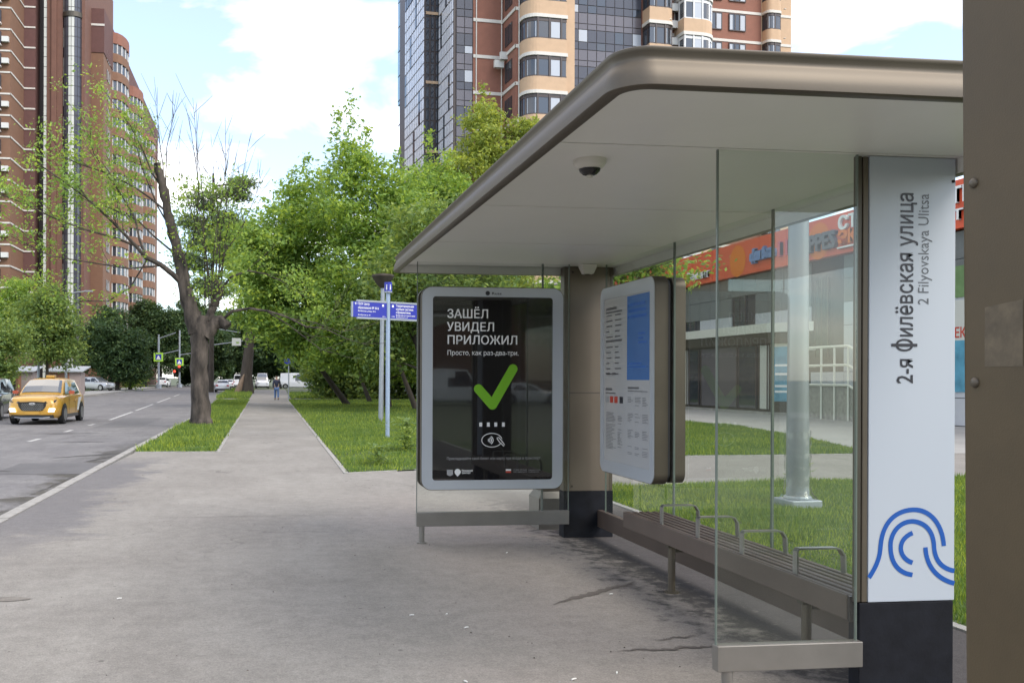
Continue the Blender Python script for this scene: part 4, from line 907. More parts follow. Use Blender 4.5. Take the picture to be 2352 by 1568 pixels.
# ------------------------------------------------------------------ cars
def make_car(name, label, loc, rz, paint, kind='suv', cat='car', group=None, lights=False, taxi=False, z=-.12, parked=False):
    t = thing(name, label, cat, (loc[0], loc[1], z), rz, group)
    K = {'suv': dict(L=4.35, W=1.86, zr=1.66, belt=1.06, rs=(-1.02, -.25, 1.45, 2.04), hood=1.07),
         'sedan': dict(L=4.55, W=1.80, zr=1.45, belt=.93, rs=(-.80, .0, 1.15, 1.85), hood=.86),
         'van': dict(L=5.2, W=2.0, zr=2.35, belt=1.15, rs=(-1.75, -1.05, 2.48, 2.58), hood=1.15)}[kind]
    L_, hw, bz, hd = K['L'] / 2, K['W'] / 2, K['belt'], K['hood']
    tail = bz + .02 if kind != 'sedan' else bz + .06
    st = [(-L_, hw * .74, .34, hd * .66, hd * .80), (-L_ + .06, hw * .87, .28, hd * .72, hd * .88), (-L_ + .22, hw * .965, .24, hd * .78, hd * .94), (-L_ + .60, hw * .99, .22, hd * .86, hd * .98), (K['rs'][0], hw, .20, bz - .06, bz + .03),
          (.2, hw, .20, bz - .03, bz), (L_ - .7, hw * .99, .22, bz - .02, tail), (L_ - .12, hw * .95, .28, bz - .05, tail - .02), (L_, hw * .84, .42, bz - .18, tail - .12)]
    rings = []
    for y, w, zb, zs, zt in st:
        h = [(0, zb), (w * .86, zb), (w * .985, zb + .12), (w, zb * .45 + zs * .55), (w * .965, zs), (w * .84, zt - .015), (w * .45, zt + .01), (0, zt + .018)]
        ring_ = [(x, y, zz) for x, zz in h] + [(-x, y, zz) for x, zz in h[-2:0:-1]]
        rings.append(ring_)
    m_ = MB().loft(rings)
    r0, r1, r2, r3 = K['rs']; zr = K['zr']
    gs = [(r0, hw * .86, bz - .02, hw * .84, bz + .02), (r0 * .6 + r1 * .4, hw * .86, bz - .02, hw * .78, bz + (zr - bz) * .46), (r1, hw * .87, bz - .02, hw * .69, zr - .06), (r1 * .55 + r2 * .45, hw * .87, bz - .02, hw * .70, zr), (r2, hw * .86, bz - .02, hw * .68, zr - .05), (r3, hw * .84, bz - .02, hw * .78, bz + .08)]
    rings = []
    for y, wb, zb, wt, zt in gs:
        h = [(0, zb), (wb, zb), (wt, zt), (wt * .8, zt + .035), (0, zt + .05)]
        rings.append([(x, y, zz) for x, zz in h] + [(-x, y, zz) for x, zz in h[-2:0:-1]])
    m_.loft(rings)
    body = m_.build('body', M[paint], t, smooth=True, local=True)
    def screen(sts, dy, name, m):
        rows = []
        for y, wt, zt in sts: rows.append([(-wt * .93, y + dy, zt + .030), (-wt * .78, y + dy, zt + .056), (0, y + dy, zt + .072), (wt * .78, y + dy, zt + .056), (wt * .93, y + dy, zt + .030)])
        q = MB()
        for a, b in zip(rows[:-1], rows[1:]):
            for c in range(4): q.poly([a[c], a[c + 1], b[c + 1], b[c]] if dy < 0 else [a[c + 1], a[c], b[c], b[c + 1]])
        q.build(name, m, t, smooth=True, local=True)
    g0, g1, g2, g4, g5 = gs[0], gs[1], gs[2], gs[4], gs[5]
    def mid(a, b, f): return (a[0] + (b[0] - a[0]) * f, a[3] + (b[3] - a[3]) * f, a[4] + (b[4] - a[4]) * f)
    screen([mid(g0, g1, .12), mid(g0, g1, 1), mid(g1, g2, .88)], -.012, 'windscreen', M['windscreen'])
    screen([mid(g5, g4, .18), mid(g5, g4, .82)], .012, 'rear_window', M['car_glass'])
    for s in (-1, 1):
        nwin = [(r0 + .30, r1 + .05, .10), (.12, .95, .10)]
        spans = [((r0 + .28), r1 + .06, .28, .28), (.34, .34, r2 - .42, r2 - .50)]
        for (ya, yb, yc_, yd) in ((r0 + .22, r1 + .05, .30, .30), (.37, .37, r2 - .12, r2 + .12)):
            if kind == 'van' and ya > 0: continue
            def sx(f): return s * (hw * .87 + (hw * .69 - hw * .87) * f + .010)
            z0, z1 = bz + .03, zr - .13
            f1 = (z1 - bz) / (zr - .06 - bz)
            MB().add([(sx(.04), ya, z0), (sx(.04), yd if ya > 0.3 else yc_, z0), (sx(f1), yc_, z1), (sx(f1), yb, z1)], [(0, 1, 2, 3)]).build('side_window', M['car_glass'], t, local=True)
    for s in (-1, 1):
        for y in (-L_ + .86, L_ - .82):
            rr = .355 if kind == 'suv' else .335 if kind == 'sedan' else .36
            o = MB().lathe([(rr * .62, -.11), (rr, -.095), (rr, .095), (rr * .62, .11)], n=22).build('wheel', M['tyre'], t, smooth=True, local=True); o.location = (s * (hw - .075), y, rr); o.rotation_euler = (0, pi / 2, 0)
            q = MB().lathe([(rr * .66, -.116), (rr * .66, .116)], n=18).build('rim', M['rim'], o, local=True)
            ar = [(s * (hw + .004), y + (rr + .07) * cos(RAD(k)), rr + (rr + .07) * sin(RAD(k))) for k in range(-8, 189, 14)]
            MB().poly(ar if s > 0 else ar[::-1]).build('wheel_arch', M['dark_plastic'], t, local=True)
    for s in (-1, 1):
        if taxi:
            MB().add([(s * .44, -L_ - .03, .77), (s * .80, -L_ + .06, .82), (s * .84, -L_ + .14, .91), (s * .44, -L_ - .02, .84)], [(0, 1, 2, 3) if s > 0 else (3, 2, 1, 0)]).build('headlight', M['car_glass'], t, local=True)
            for zz, xo in ((.47, .0), (.545, .03)): MB().box(s * (.67 + xo) - .10, s * (.67 + xo) + .09, -L_ - .035, -L_ + .12, zz, zz + .045).build('headlight', M['lamp_on'], t, local=True)
        else:
            MB().box(s * hw * .68 - .17, s * hw * .68 + .17, -L_ - .01, -L_ + .2, hd * .62, hd * .62 + .13).build('headlight', M['lamp_on'] if lights else M['rim'], t, local=True)
        MB().box(s * hw * .72 - .15, s * hw * .72 + .15, L_ - .10, L_ + .012, bz - .20, bz - .03).build('tail_light', M['tail'], t, local=True)
        MB().extrude(rrect(.20, .13, .05), (s * (hw + .10), r0 + .32, bz + .10), X_, Z_, .12).build('mirror', M['mirror_red' if taxi else paint], t, smooth=True, local=True)
    MB().extrude(rrect(.52, .12, .01), (0, L_ + .022, .58 if kind != 'sedan' else .62), NX, Z_, .02).build('number_plate', M['ink_white'], t, local=True)
    MB().box(-hw * .80, hw * .80, -L_ - .022, -L_ + .2, .24, .36).box(-hw * .84, hw * .84, L_ - .2, L_ + .018, .30, .44).build('bumper_trim', M['dark_plastic'], t, local=True)
    if taxi:
        MB().extrude([(-.50, .82), (-.48, .68), (-.38, .53), (-.26, .50), (.26, .50), (.38, .53), (.48, .68), (.50, .82), (.0, .845)], (0, -L_ - .03, 0), X_, Z_, .05).build('grille', M['dark_plastic'], t, local=True)
        gr = t.children[-1] if False else [c for c in t.children if c.name.startswith('grille')][0]
        md = MB()
        for r in range(6):
            for c in range(12):
                x = -.36 + c * .065 + (r % 2) * .03; zz = .53 + r * .045
                if abs(x) < .40 - .1 * (zz < .55): md.box(x - .012, x + .012, -L_ - .036, -L_ - .031, zz - .008, zz + .008)
        md.build('grille_mesh', M['chrome'], gr, local=True, kind='stuff')
        MB().ring([(.10 * cos(k * pi / 10), .036 * sin(k * pi / 10)) for k in range(20)], [(.082 * cos(k * pi / 10), .02 * sin(k * pi / 10)) for k in range(20)], (0, -L_ - .04, .765), X_, Z_, .008).build('emblem', M['ink_white'], gr, local=True)
        MB().extrude(rrect(.52, .115, .01), (0, -L_ - .05, .43), X_, Z_, .02).build('number_plate', M['taxi'], t, local=True)
        MB().tube([(-.62, -L_ - .01, .275), (-.4, -L_ - .045, .255), (.4, -L_ - .045, .255), (.62, -L_ - .01, .275)], .018, 8).build('skid_bar', M['chrome'], t, local=True)
        MB().box(-.16, .16, .25, .55, zr + .04, zr + .14).build('roof_sign', M['taxi'], t, local=True, bevel=.02)
        for s in (-1, 1):
            MB().box(s * (hw - .015) - .012, s * (hw - .015) + .012, -.86, L_ - 1.3, .24, .36).build('sill_trim', M['dark_plastic'], t, local=True)
            MB().add([(s * (hw + .008), .55, .45), (s * (hw + .008), L_ - 1.3, .45), (s * (hw * .975 + .008), L_ - .75, .95), (s * (hw * .975 + .008), .95, .95)], [(0, 1, 2, 3) if s > 0 else (3, 2, 1, 0)]).build('white_decal', M['car_white'], t, local=True)
            for y in (-.62, .36): MB().box(s * (hw + .003) - .002, s * (hw + .003) + .002, y - .006, y + .006, .38, .95).build('door_gap', M['dark_plastic'], t, local=True)
            MB().box(s * (hw + .012) - .012, s * (hw + .012) + .012, .14, .30, .84, .875).build('door_handle', M['taxi'], t, local=True)
    return t
make_car('taxi', 'golden yellow taxi with red mirrors and lit fog lights driving towards the bus stop', (-8.32, 37.3), RAD(-2), 'taxi', 'suv', 'taxi', taxi=True)
make_car('parked_car', 'black car half cut off at the left picture edge beside the taxi', (-11.5, 40.3), RAD(2), 'car_black', 'suv', lights=False)
make_car('car', 'white saloon seen from behind just right of the pollarded trunk', (-5.25, 115.5), RAD(181), 'car_white', 'sedan')
make_car('car', 'white car further up the road beyond the white saloon', (-6.0, 152), RAD(181), 'car_white', 'sedan')
make_car('van', 'tall white van beside the thick leaning trunk up the road', (-5.0, 172), RAD(180), 'car_white', 'van', 'van')
make_car('van', 'white box van standing across the end of the footpath', (4.6, 142), RAD(90), 'car_white', 'van', 'van', z=0)
make_car('van', 'pale van with its front towards us left of the walking person', (-.7, 148), RAD(3), 'car_white', 'van', 'van', z=0)
make_car('parked_car', 'white parked car under the leaves right of the walking person', (7.2, 118), RAD(70), 'car_white', 'sedan', z=0)
make_car('parked_car', 'silver parked car half hidden by trunks, rightmost of the far parked cars', (11.6, 110), RAD(80), 'car_silver', 'sedan', z=0)
make_car('parked_car', 'silver car parked beside the shed across the road', (-20.6, 118), RAD(60), 'car_silver', 'suv', z=0)
make_car('parked_car', 'small white car parked beyond the bushes by the crossing sign', (-17.6, 165), RAD(175), 'car_white', 'suv', z=0)
make_car('parked_car', 'silver van-like car behind the viewer, seen only mirrored in the advert', (12.2, -44), RAD(90), 'car_white', 'van', z=-.12)
make_car('parked_car', 'white saloon behind the viewer, seen only mirrored under the green tick', (17.6, -44), RAD(90), 'car_white', 'sedan', z=-.12)

# ------------------------------------------------------------------ pedestrian
def skin_mesh(name, verts, edges, m, parent, root=0, sub=1):
    me = bpy.data.meshes.new(name); bm = bmesh.new(); lay = bm.verts.layers.skin.verify()
    vs_ = []
    for i, (p, r) in enumerate(verts):
        v = bm.verts.new(p); v[lay].radius = (r, r) if not isinstance(r, tuple) else r; v[lay].use_root = (i == root); vs_.append(v)
    for a, b in edges: bm.edges.new((vs_[a], vs_[b]))
    bm.to_mesh(me); bm.free(); me.materials.append(m)
    o = bpy.data.objects.new(name, me); COL.objects.link(o); o.parent = parent
    o.modifiers.new('skin', 'SKIN').use_smooth_shade = True
    s = o.modifiers.new('sub', 'SUBSURF'); s.levels = sub; s.render_levels = sub
    return o
PE = thing('person', 'person in a dark navy jacket and blue jeans walking away along the footpath', 'person', (.74, 69.0, 0), RAD(4))
V = [((0, 0, .95), .135), ((0, .01, 1.15), .13), ((0, .0, 1.38), .15), ((0, .01, 1.52), .06), ((0, .03, 1.60), .065), ((0, .03, 1.70), .095), ((0, .03, 1.78), .07),
     ((-.19, 0, 1.42), .06), ((-.25, -.04, 1.14), .048), ((-.23, .06, .90), .036), ((-.23, .08, .80), .04), ((.19, 0, 1.42), .06), ((.26, .06, 1.15), .048), ((.25, .16, .94), .036), ((.25, .19, .85), .04),
     ((-.10, 0, .88), .09), ((-.10, .09, .50), .068), ((-.10, .10, .09), .045), ((-.10, .22, .04), .04), ((.10, 0, .88), .09), ((.11, -.06, .50), .068), ((.11, -.20, .12), .045), ((.11, -.09, .05), .04)]
Ed = [(0, 1), (1, 2), (2, 3), (3, 4), (4, 5), (5, 6), (2, 7), (7, 8), (8, 9), (9, 10), (2, 11), (11, 12), (12, 13), (13, 14), (0, 15), (15, 16), (16, 17), (17, 18), (0, 19), (19, 20), (20, 21), (21, 22)]
skin_mesh('body', V, Ed, M['skin'], PE)
J = [((0, 0, .86), .16), ((0, .01, 1.15), .155), ((0, 0, 1.38), .175), ((0, .01, 1.50), .085), ((-.2, 0, 1.42), .078), ((-.26, -.04, 1.14), .064), ((-.235, .06, .89), .05), ((.2, 0, 1.42), .078), ((.27, .06, 1.15), .064), ((.255, .16, .93), .05)]
skin_mesh('jacket', J, [(0, 1), (1, 2), (2, 3), (2, 4), (4, 5), (5, 6), (2, 7), (7, 8), (8, 9)], M['jacket'], PE)
Tr = [((0, 0, .90), .15), ((-.10, 0, .84), .105), ((-.10, .09, .50), .085), ((-.10, .10, .12), .07), ((.10, 0, .84), .105), ((.11, -.06, .50), .085), ((.11, -.19, .15), .07)]
skin_mesh('trousers', Tr, [(0, 1), (1, 2), (2, 3), (0, 4), (4, 5), (5, 6)], M['jeans'], PE)
for (a, b) in (((-.10, .08, .055), (-.10, .24, .04)), ((.11, -.22, .08), (.11, -.08, .05))): skin_mesh('shoe', [(a, .06), (b, .048)], [(0, 1)], M['dark_plastic'], PE)
skin_mesh('hair', [((0, .0, 1.70), .10), ((0, .0, 1.775), .085)], [(0, 1)], M['hair'], PE)
BG = MB().box(-.06, .06, -.16, .16, -.17, .17).build('shoulder_bag', M['dark_plastic'], bevel=.04); BG.location = (1.05, 69.05, .98)
tag(BG, 'small dark bag carried at the right hip of the walking person', 'bag')

# ------------------------------------------------------------------ shop (facade in the plane X = 24)
SH = thing('shop_building', 'long low shop with grey facade tiles under a bright orange sign band', 'shop building', (24, 40, 0))
SX = 24.0
MB().box(SX + .06, SX + 16, 12, 62, 0, 6.85).build('wall', M['joint'], SH)
MB().box(SX + .3, SX + 16, 12, 62, 6.86, 8.4).build('roof', M['bronze_dark'], SH)
MB().box(SX - .25, SX + .28, 27, 62, 6.87, 8.55).build('sign_band', M['sign_orange'], SH)
for y in np.arange(28.5, 61, 2.4): MB().box(SX - .256, SX - .2505, y, y + .02, 6.9, 8.53).build('panel_joint', M['ink_red'], SH)
MB().box(SX - .256, SX - .2505, 27, 62, 7.48, 7.50).build('panel_joint', M['ink_red'], SH)
tw_, th_ = 1.19, .97
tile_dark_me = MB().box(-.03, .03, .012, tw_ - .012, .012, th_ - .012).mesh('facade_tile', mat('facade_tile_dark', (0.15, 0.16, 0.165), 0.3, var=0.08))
tile_me = MB().box(-.03, .03, .012, tw_ - .012, .012, th_ - .012).mesh('facade_tile', M['tile'])
holes = [(37.6, 38.6, 2.6, 6.0), (44.6, 45.8, 4.3, 5.9), (50.2, 51.4, 2.0, 4.9)]
for i in range(29):
    for k in range(7):
        y = 27 + i * tw_; zz = k * th_ + .02
        if 39.4 < y + tw_ / 2 < 51.0 and zz < 3.6: continue
        if any(a - .6 < y + tw_ / 2 < b + .6 and c - .4 < zz + th_ / 2 < d + .4 for a, b, c, d in holes): continue
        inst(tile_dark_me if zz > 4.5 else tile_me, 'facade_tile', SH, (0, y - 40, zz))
for a, b, c, d in holes:
    w_o = MB().box(SX - .02, SX + .05, a, b, c, d).build('window', M['win_glass'], SH)
    MB().box(SX - .04, SX - .021, a, a + .06, c, d).box(SX - .04, SX - .021, b - .06, b, c, d).box(SX - .04, SX - .021, (a + b) / 2 - .03, (a + b) / 2 + .03, c, d).build('window_frame', M['win_frame'], w_o)
# entrance porch
VP = [(SX, 39.25), (SX, 51.2), (22.95, 51.2), (22.95, 40.55)]
MB().prism(VP[::-1], 0, .12).build('porch_step', M['kerb'], SH)
MB().prism([(SX, 39.3), (SX, 51.1), (23.05, 51.1), (23.05, 40.65)][::-1], .12, 3.75).build('porch_wall', M['bronze_dark'], SH)
MB().prism([(SX - .02, 38.7), (SX - .02, 51.5), (22.75, 51.5), (22.75, 40.45)][::-1], 3.78, 4.2).build('porch_canopy', M['rail_white'], SH)
MB().prism([(SX, 39.0), (SX, 51.3), (22.85, 51.3), (22.85, 40.5)][::-1], 3.30, 3.775).build('porch_header', M['bronze_dark'], SH)
for i, (a, b, mm) in enumerate(((40.75, 41.55, 'glass_white'), (41.75, 43.5, 'win_glass'), (43.6, 45.6, 'cw_panel'), (45.75, 47.5, 'cw_panel'), (47.65, 48.9, 'win_glass'), (49.1, 50.6, 'glass_white'))):
    o = MB().box(23.0, 23.045, a, b, .25, 3.2).build('glass_door' if i in (1, 4) else 'porch_pane', M[mm], SH)
    MB().box(22.985, 22.999, a, a + .09, .2, 3.25).box(22.985, 22.999, b - .09, b, .2, 3.25).build('frame', M['win_frame'], o)
dx_, dy_ = SX - 23.05, 39.3 - 40.65; dl = math.hypot(dx_, dy_); dax = (dx_ / dl, dy_ / dl, 0)
pp = MB().extrude([(.12, .5), (dl - .1, .5), (dl - .1, 3.0), (.12, 3.0)], (23.05 - .03, 40.65 - .02, .12), dax, Z_, .02).build('poster_panel', M['poster_teal'], SH)
for zz in (.9, 1.15, 1.7, 2.1): MB().extrude([(.25, zz), (dl - .3, zz), (dl - .3, zz + .10), (.25, zz + .10)], (23.05 - .034, 40.65 - .024, .12), dax, Z_, .001).build('poster_line', M['ink_white'], pp)
MB().extrude([(.04, 3.0), (dl - .02, 3.0), (dl - .02, 3.16), (.04, 3.16)], (23.02, 40.63, .12), dax, Z_, .02).build('poster_frame', M['rail_white'], SH)
# platform with white railings
MB().box(22.7, SX, 33.5, 38.5, 0, 1.35).build('landing', M['kerb'], SH)
rl = MB()
for zz in (1.40, 2.2, 2.95):
    rl.tube([(22.65, 38.45, zz), (22.65, 34.2, zz)], .05, 6); rl.tube([(22.65, 38.45, zz), (23.9, 38.45, zz)], .05, 6)
    rl.tube([(22.65, 34.2, zz), (22.65, 30.8, zz - 1.3)], .05, 6)
for y in (38.45, 37.2, 36.0, 35.1, 34.2): rl.tube([(22.65, y, .0), (22.65, y, 2.95)], .045, 6)
rl.tube([(22.65, 32.4, .0), (22.65, 32.4, 2.3)], .045, 6); rl.tube([(22.65, 30.8, 0), (22.65, 30.8, 1.65)], .045, 6)
rl.build('railing', M['rail_white'], SH, smooth=True)
for k in range(7): MB().box(22.7, SX, 33.5 - .4 * (k + 1), 33.5 - .4 * k - .002, 0, 1.35 - .19 * (k + 1)).build('step', M['kerb'], SH)
def sgn(body, size, y, z, m, width=None, bold=.03, depth=.05):
    return text_mb(body, size, (SX - .32, y, z), NY, Z_, bold=bold, width=width, depth=depth).build('lettering', M[m], SH)
sgn('Ремонт', .62, 50.6, 7.16, 'ink_white', 2.6)
for y, r in ((45.0, .80), (37.95, .80)): MB().extrude([(r * cos(pi * k / 14), .8 * sin(pi * k / 14)) for k in range(28)], (SX - .262, y, 7.62), NY, Z_, .004).build('orange_disc', M['disc_orange'], SH)
sgn('«Дом быта»', .78, 43.55, 7.42, 'letter_blue', 2.2, .05, .09)
sgn('11', .95, 41.2, 7.35, 'letter_pink', .75, .04, .09); sgn('XEPPES', 1.0, 39.7, 7.2, 'letter_grey', 3.1, .05, .10)
sgn('СТ', .75, 36.45, 7.85, 'ink_white', 1.2, .04); sgn('ЭК', .75, 36.45, 7.25, 'disc_orange', 1.2, .05); sgn('—', .6, 36.45, 6.95, 'ink_white', 1.2, .04)
sgn('АПТЕКА', .75, 31.3, 7.75, 'ink_white', 3.6, .04); sgn('АПТЕКА', .5, 31.1, 7.15, 'ink_white', 3.4, .03)
for (a, b, c, d, mm, nm) in ((29.2, 31.2, 3.0, 4.4, 'glass_white', 'wall_poster'), (29.2, 31.2, 1.2, 3.0, 'poster_teal', 'wall_poster'), (29.2, 31.2, 4.5, 5.6, 'leaf_panel', 'wall_poster')):
    MB().box(SX - .06, SX - .035, a, b, c, d).build(nm, M.get(mm, M['muted_green']), SH)
text_mb('АПТЕКА', .5, (SX - .065, 31.0, 3.1), NY, Z_, bold=.02, width=1.7).build('lettering', M['ink_red'], SH)

# ------------------------------------------------------------------ tower block in the centre
a5 = RAD(5.3)
CB = thing('brick_tower_block', 'tall brown brick apartment tower with tan balconies and dark glazed strips above the shelter', 'apartment tower', (15.36, 75.69, 0), a5)
ZT = 57.0; FL = 3.0; nfl = 18
def cb(mb, name, m, parent=CB, **k): return mb.build(name, M[m], parent, local=True, **k)
cb(MB().box(1.5, 4.1, 0, 14, 0, ZT), 'brick_wall', 'brick_red'); cb(MB().box(4.1, 8.66, -3, 14, 0, ZT), 'brick_wall', 'brick_red')
cb(MB().box(8.66, 15.1, -2.9, 14, 0, ZT), 'glazed_core', 'win_frame'); cb(MB().box(15.1, 18.6, -3, 14, 0, ZT), 'brick_wall', 'brick_red')
cb(MB().box(18.6, 21.3, -3, 14, 0, ZT), 'tan_wall', 'brick_tan'); cb(MB().box(21.3, 36.4, 12, 26, 0, ZT), 'brick_wall', 'brick_red')
cb(MB().box(36.4, 39.9, 12, 26, 0, ZT), 'tan_wall', 'brick_tan'); cb(MB().box(.02, 1.49, .1, 14, 0, ZT), 'glazed_core', 'win_frame')
cb(MB().box(-.15, 0, .12, 4.6, 0, ZT), 'glazed_core', 'win_frame'); cb(MB().box(-1.4, 0, 4.75, 14, 0, ZT), 'glazed_core', 'win_frame')
cb(MB().box(7.82, 8.62, -4.2, -3.02, 0, ZT), 'tan_pier', 'brick_tan')
def bay_plan(x0, x1, y0, r, yb, n=7):
    """rounded front bay outline, counter-clockwise"""
    pts = [(x0, yb)]
    for i in range(n + 1): a = pi - (pi / 2) * -i / n; pts.append((x0 + r + r * cos(a), y0 + r + r * sin(a)))
    for i in range(n + 1): a = 1.5 * pi + (pi / 2) * i / n; pts.append((x1 - r + r * cos(a), y0 + r + r * sin(a)))
    pts.append((x1, yb)); return pts
def bay_flat_right(x0, x1, y0, r, yb, n=7):
    pts = [(x0, yb)]
    for i in range(n + 1): a = pi + (pi / 2) * i / n; pts.append((x0 + r + r * cos(a), y0 + r + r * sin(a)))
    return pts + [(x1, y0), (x1, yb)]
def bay_flat_left(x0, x1, y0, r, yb, n=7):
    pts = [(x0, yb), (x0, y0)]
    for i in range(n + 1): a = 1.5 * pi + (pi / 2) * i / n; pts.append((x1 - r + r * cos(a), y0 + r + r * sin(a)))
    return pts + [(x1, yb)]
def grow(pts, d):
    c = (sum(p[0] for p in pts) / len(pts), max(p[1] for p in pts)); return [(p[0] + (d if p[0] > c[0] else -d), p[1] - (d if p[1] < c[1] - .01 else 0)) for p in pts]
def balcony_set(pl, sp_m, nwin, win_m='win_glass', z_s=0.10, rail_h=1.15, frame='win_frame'):
    """meshes for one storey: tan parapet, white band, window strip with mullions"""
    par = MB().prism(pl, z_s + .28, z_s + rail_h + .2).mesh('balcony_parapet', M[sp_m])
    band = MB().prism(grow(pl, .05), z_s, z_s + .27).mesh('white_band', M['stripe'])
    inn = grow(pl, -.06); glz = MB().prism(inn, z_s + rail_h + .201, z_s + 2.995)
    # panes: recolour faces alternately between glass and curtains, plus real mullion posts
    w = MB(); k = len(inn); zb, zt = z_s + rail_h + .2, z_s + 2.99
    for i in range(k - 1):
        w.add([(inn[i][0], inn[i][1], zb), (inn[i + 1][0], inn[i + 1][1], zb), (inn[i + 1][0], inn[i + 1][1], zt), (inn[i][0], inn[i][1], zt)], [(0, 1, 2, 3)], 0)
    # walk along outline and set mullions
    seg = [math.dist(inn[i], inn[i + 1]) for i in range(k - 1)]; tot = sum(seg)
    def at(s):
        for i, l in enumerate(seg):
            if s <= l or i == k - 2: f = s / l; return (inn[i][0] + (inn[i + 1][0] - inn[i][0]) * f, inn[i][1] + (inn[i + 1][1] - inn[i][1]) * f)
            s -= l
    rnd = random.Random(nwin)
    fr = MB()
    for j in range(nwin + 1):
        x, y = at(tot * j / nwin); fr.box(x - .07, x + .07, y - .07, y + .07, zb, zt)
        if j < nwin and j % 2:
            p, q = at(tot * (j + .12) / nwin), at(tot * (j + .88) / nwin); fr.add([(p[0], p[1] - .03, zb + .1), (q[0], q[1] - .03, zb + .1), (q[0], q[1] - .03, zt - .3), (p[0], p[1] - .03, zt - .3)], [(0, 1, 2, 3)], 1)
    fr.prism(grow(inn, .03), zb, zb + .1); fr.prism(grow(inn, .03), zt - .28, zt - .05)
    return par, band, w.mesh('window', M[win_m]), fr.mesh('window_frame', [M[frame], M['win_curtain']])
bays = [(bay_flat_right(4.4, 7.8, -4.6, 1.1, -3.0), 'brick_tan', 6, 0.10, 'win_frame'),
        (bay_flat_left(15.15, 17.45, -4.2, .7, -3.0), 'brick_tan', 5, .60, 'win_frame'),
        (bay_flat_left(18.0, 21.2, -4.6, 1.5, -3.0), 'brick_tan', 7, -.25, 'win_frame_w'),
        (bay_plan(36.5, 38.2, 11.0, .5, 12.0), 'brick_tan', 4, .10, 'win_frame')]
for pl, sm, nw, zs, fm in bays:
    A_, B_, C_, D_ = balcony_set(pl, sm, nw, z_s=zs, frame=fm)
    for k in range(1, nfl):
        z = k * FL
        inst(A_, 'balcony_parapet', CB, (0, 0, z)); inst(B_, 'white_band', CB, (0, 0, z))
        w_o = inst(C_, 'window', CB, (0, 0, z)); inst(D_, 'window_frame', w_o, (0, 0, 0))
        inst(bpy.data.meshes.get('floor_slab') or MB().box(-.1, .1, -.1, .1, 0, .05).mesh('floor_slab', M['stripe']), 'vent', CB, (pl[0][0] + 1.9, pl[4][1] - .9 if False else pl[len(pl) // 2][1] - .03, z + zs + .45))
# string courses on the brick
sc = [MB().box(1.5, 4.02, -.06, -.002, 0, .27).mesh('string_course', M['stripe']), MB().box(4.02, 4.098, -3.06, -.002, 0, .27).mesh('string_course', M['stripe']),
      MB().box(4.02, 4.42, -3.06, -3.002, 0, .27).mesh('string_course', M['stripe']), MB().box(17.47, 18.02, -3.06, -3.002, 0, .27).mesh('string_course', M['stripe']),
      MB().box(21.3, 36.4, 11.94, 11.998, 0, .27).mesh('string_course', M['stripe']), MB().box(38.2, 39.96, 11.94, 11.998, 0, .27).mesh('string_course', M['stripe'])]
for k in range(1, nfl + 1):
    for me_ in sc: inst(me_, 'string_course', CB, (0, 0, k * FL + 1.10 - .0 if me_ in sc[:3] else k * FL + .1))
# flat windows
win_a = MB().box(-.95, .95, -.02, .10, 0, 1.75, 0).box(-.95, -.87, -.06, -.021, 0, 1.75, 1).box(.87, .95, -.06, -.021, 0, 1.75, 1).box(-.87, .87, -.06, -.021, 1.67, 1.75, 1).box(-.87, .87, -.06, -.021, 0, .08, 1).box(-.30, -.22, -.06, -.021, .08, 1.67, 1).box(.22, .30, -.06, -.021, .08, 1.67, 1).box(.34, .86, -.03, -.021, .1, 1.6, 2).box(-.86, -.55, -.03, -.021, .1, 1.6, 2)
win_me = win_a.mesh('window', [M['win_glass'], M['win_frame'], M['win_curtain']])
side_me = MB().box(0, .06, -.8, .8, 0, 1.6, 0).box(-.03, -.001, -.8, -.7, 0, 1.6, 1).box(-.03, -.001, .7, .8, 0, 1.6, 1).box(-.03, -.001, -.04, .04, 0, 1.6, 1).mesh('window', [M['win_glass'], M['win_frame']])
for k in range(1, nfl):
    for x in (33.6, 32.4 - .6, 28.0, 24.0):
        if x == 32.4 - .6: continue
        inst(win_me, 'window', CB, (x, 11.93, k * FL + 1.25))
    inst(win_me, 'window', CB, (30.9, 11.93, k * FL + 1.25))
    inst(side_me, 'window', CB, (4.06, -1.4, k * FL + 1.9))
ac_me = MB().box(-.4, .4, -.3, 0, 0, .6).lathe([(.22, 0), (.22, .01)], (0, 0, 0), 12).mesh('air_conditioner', M['ac'])
for (x, y, z) in ((3.9, -.8, 27.8), (3.5, -.5, 27.2), (17.7, -3.35, 33.6), (17.7, -3.35, 32.0), (17.7, -3.35, 30.6), (33.9, 11.7, 31.5), (17.7, -3.35, 29.2)):
    u_o = inst(ac_me, 'air_conditioner', CB, (x, y, z))
pipe_me = MB().lathe([(.05, 0), (.05, ZT)], n=6).mesh('downpipe', M['stripe'])
for x, y in ((1.75, -.07), (4.35, -3.07), (3.95, -.07)): inst(pipe_me, 'downpipe', CB, (x, y, 0))
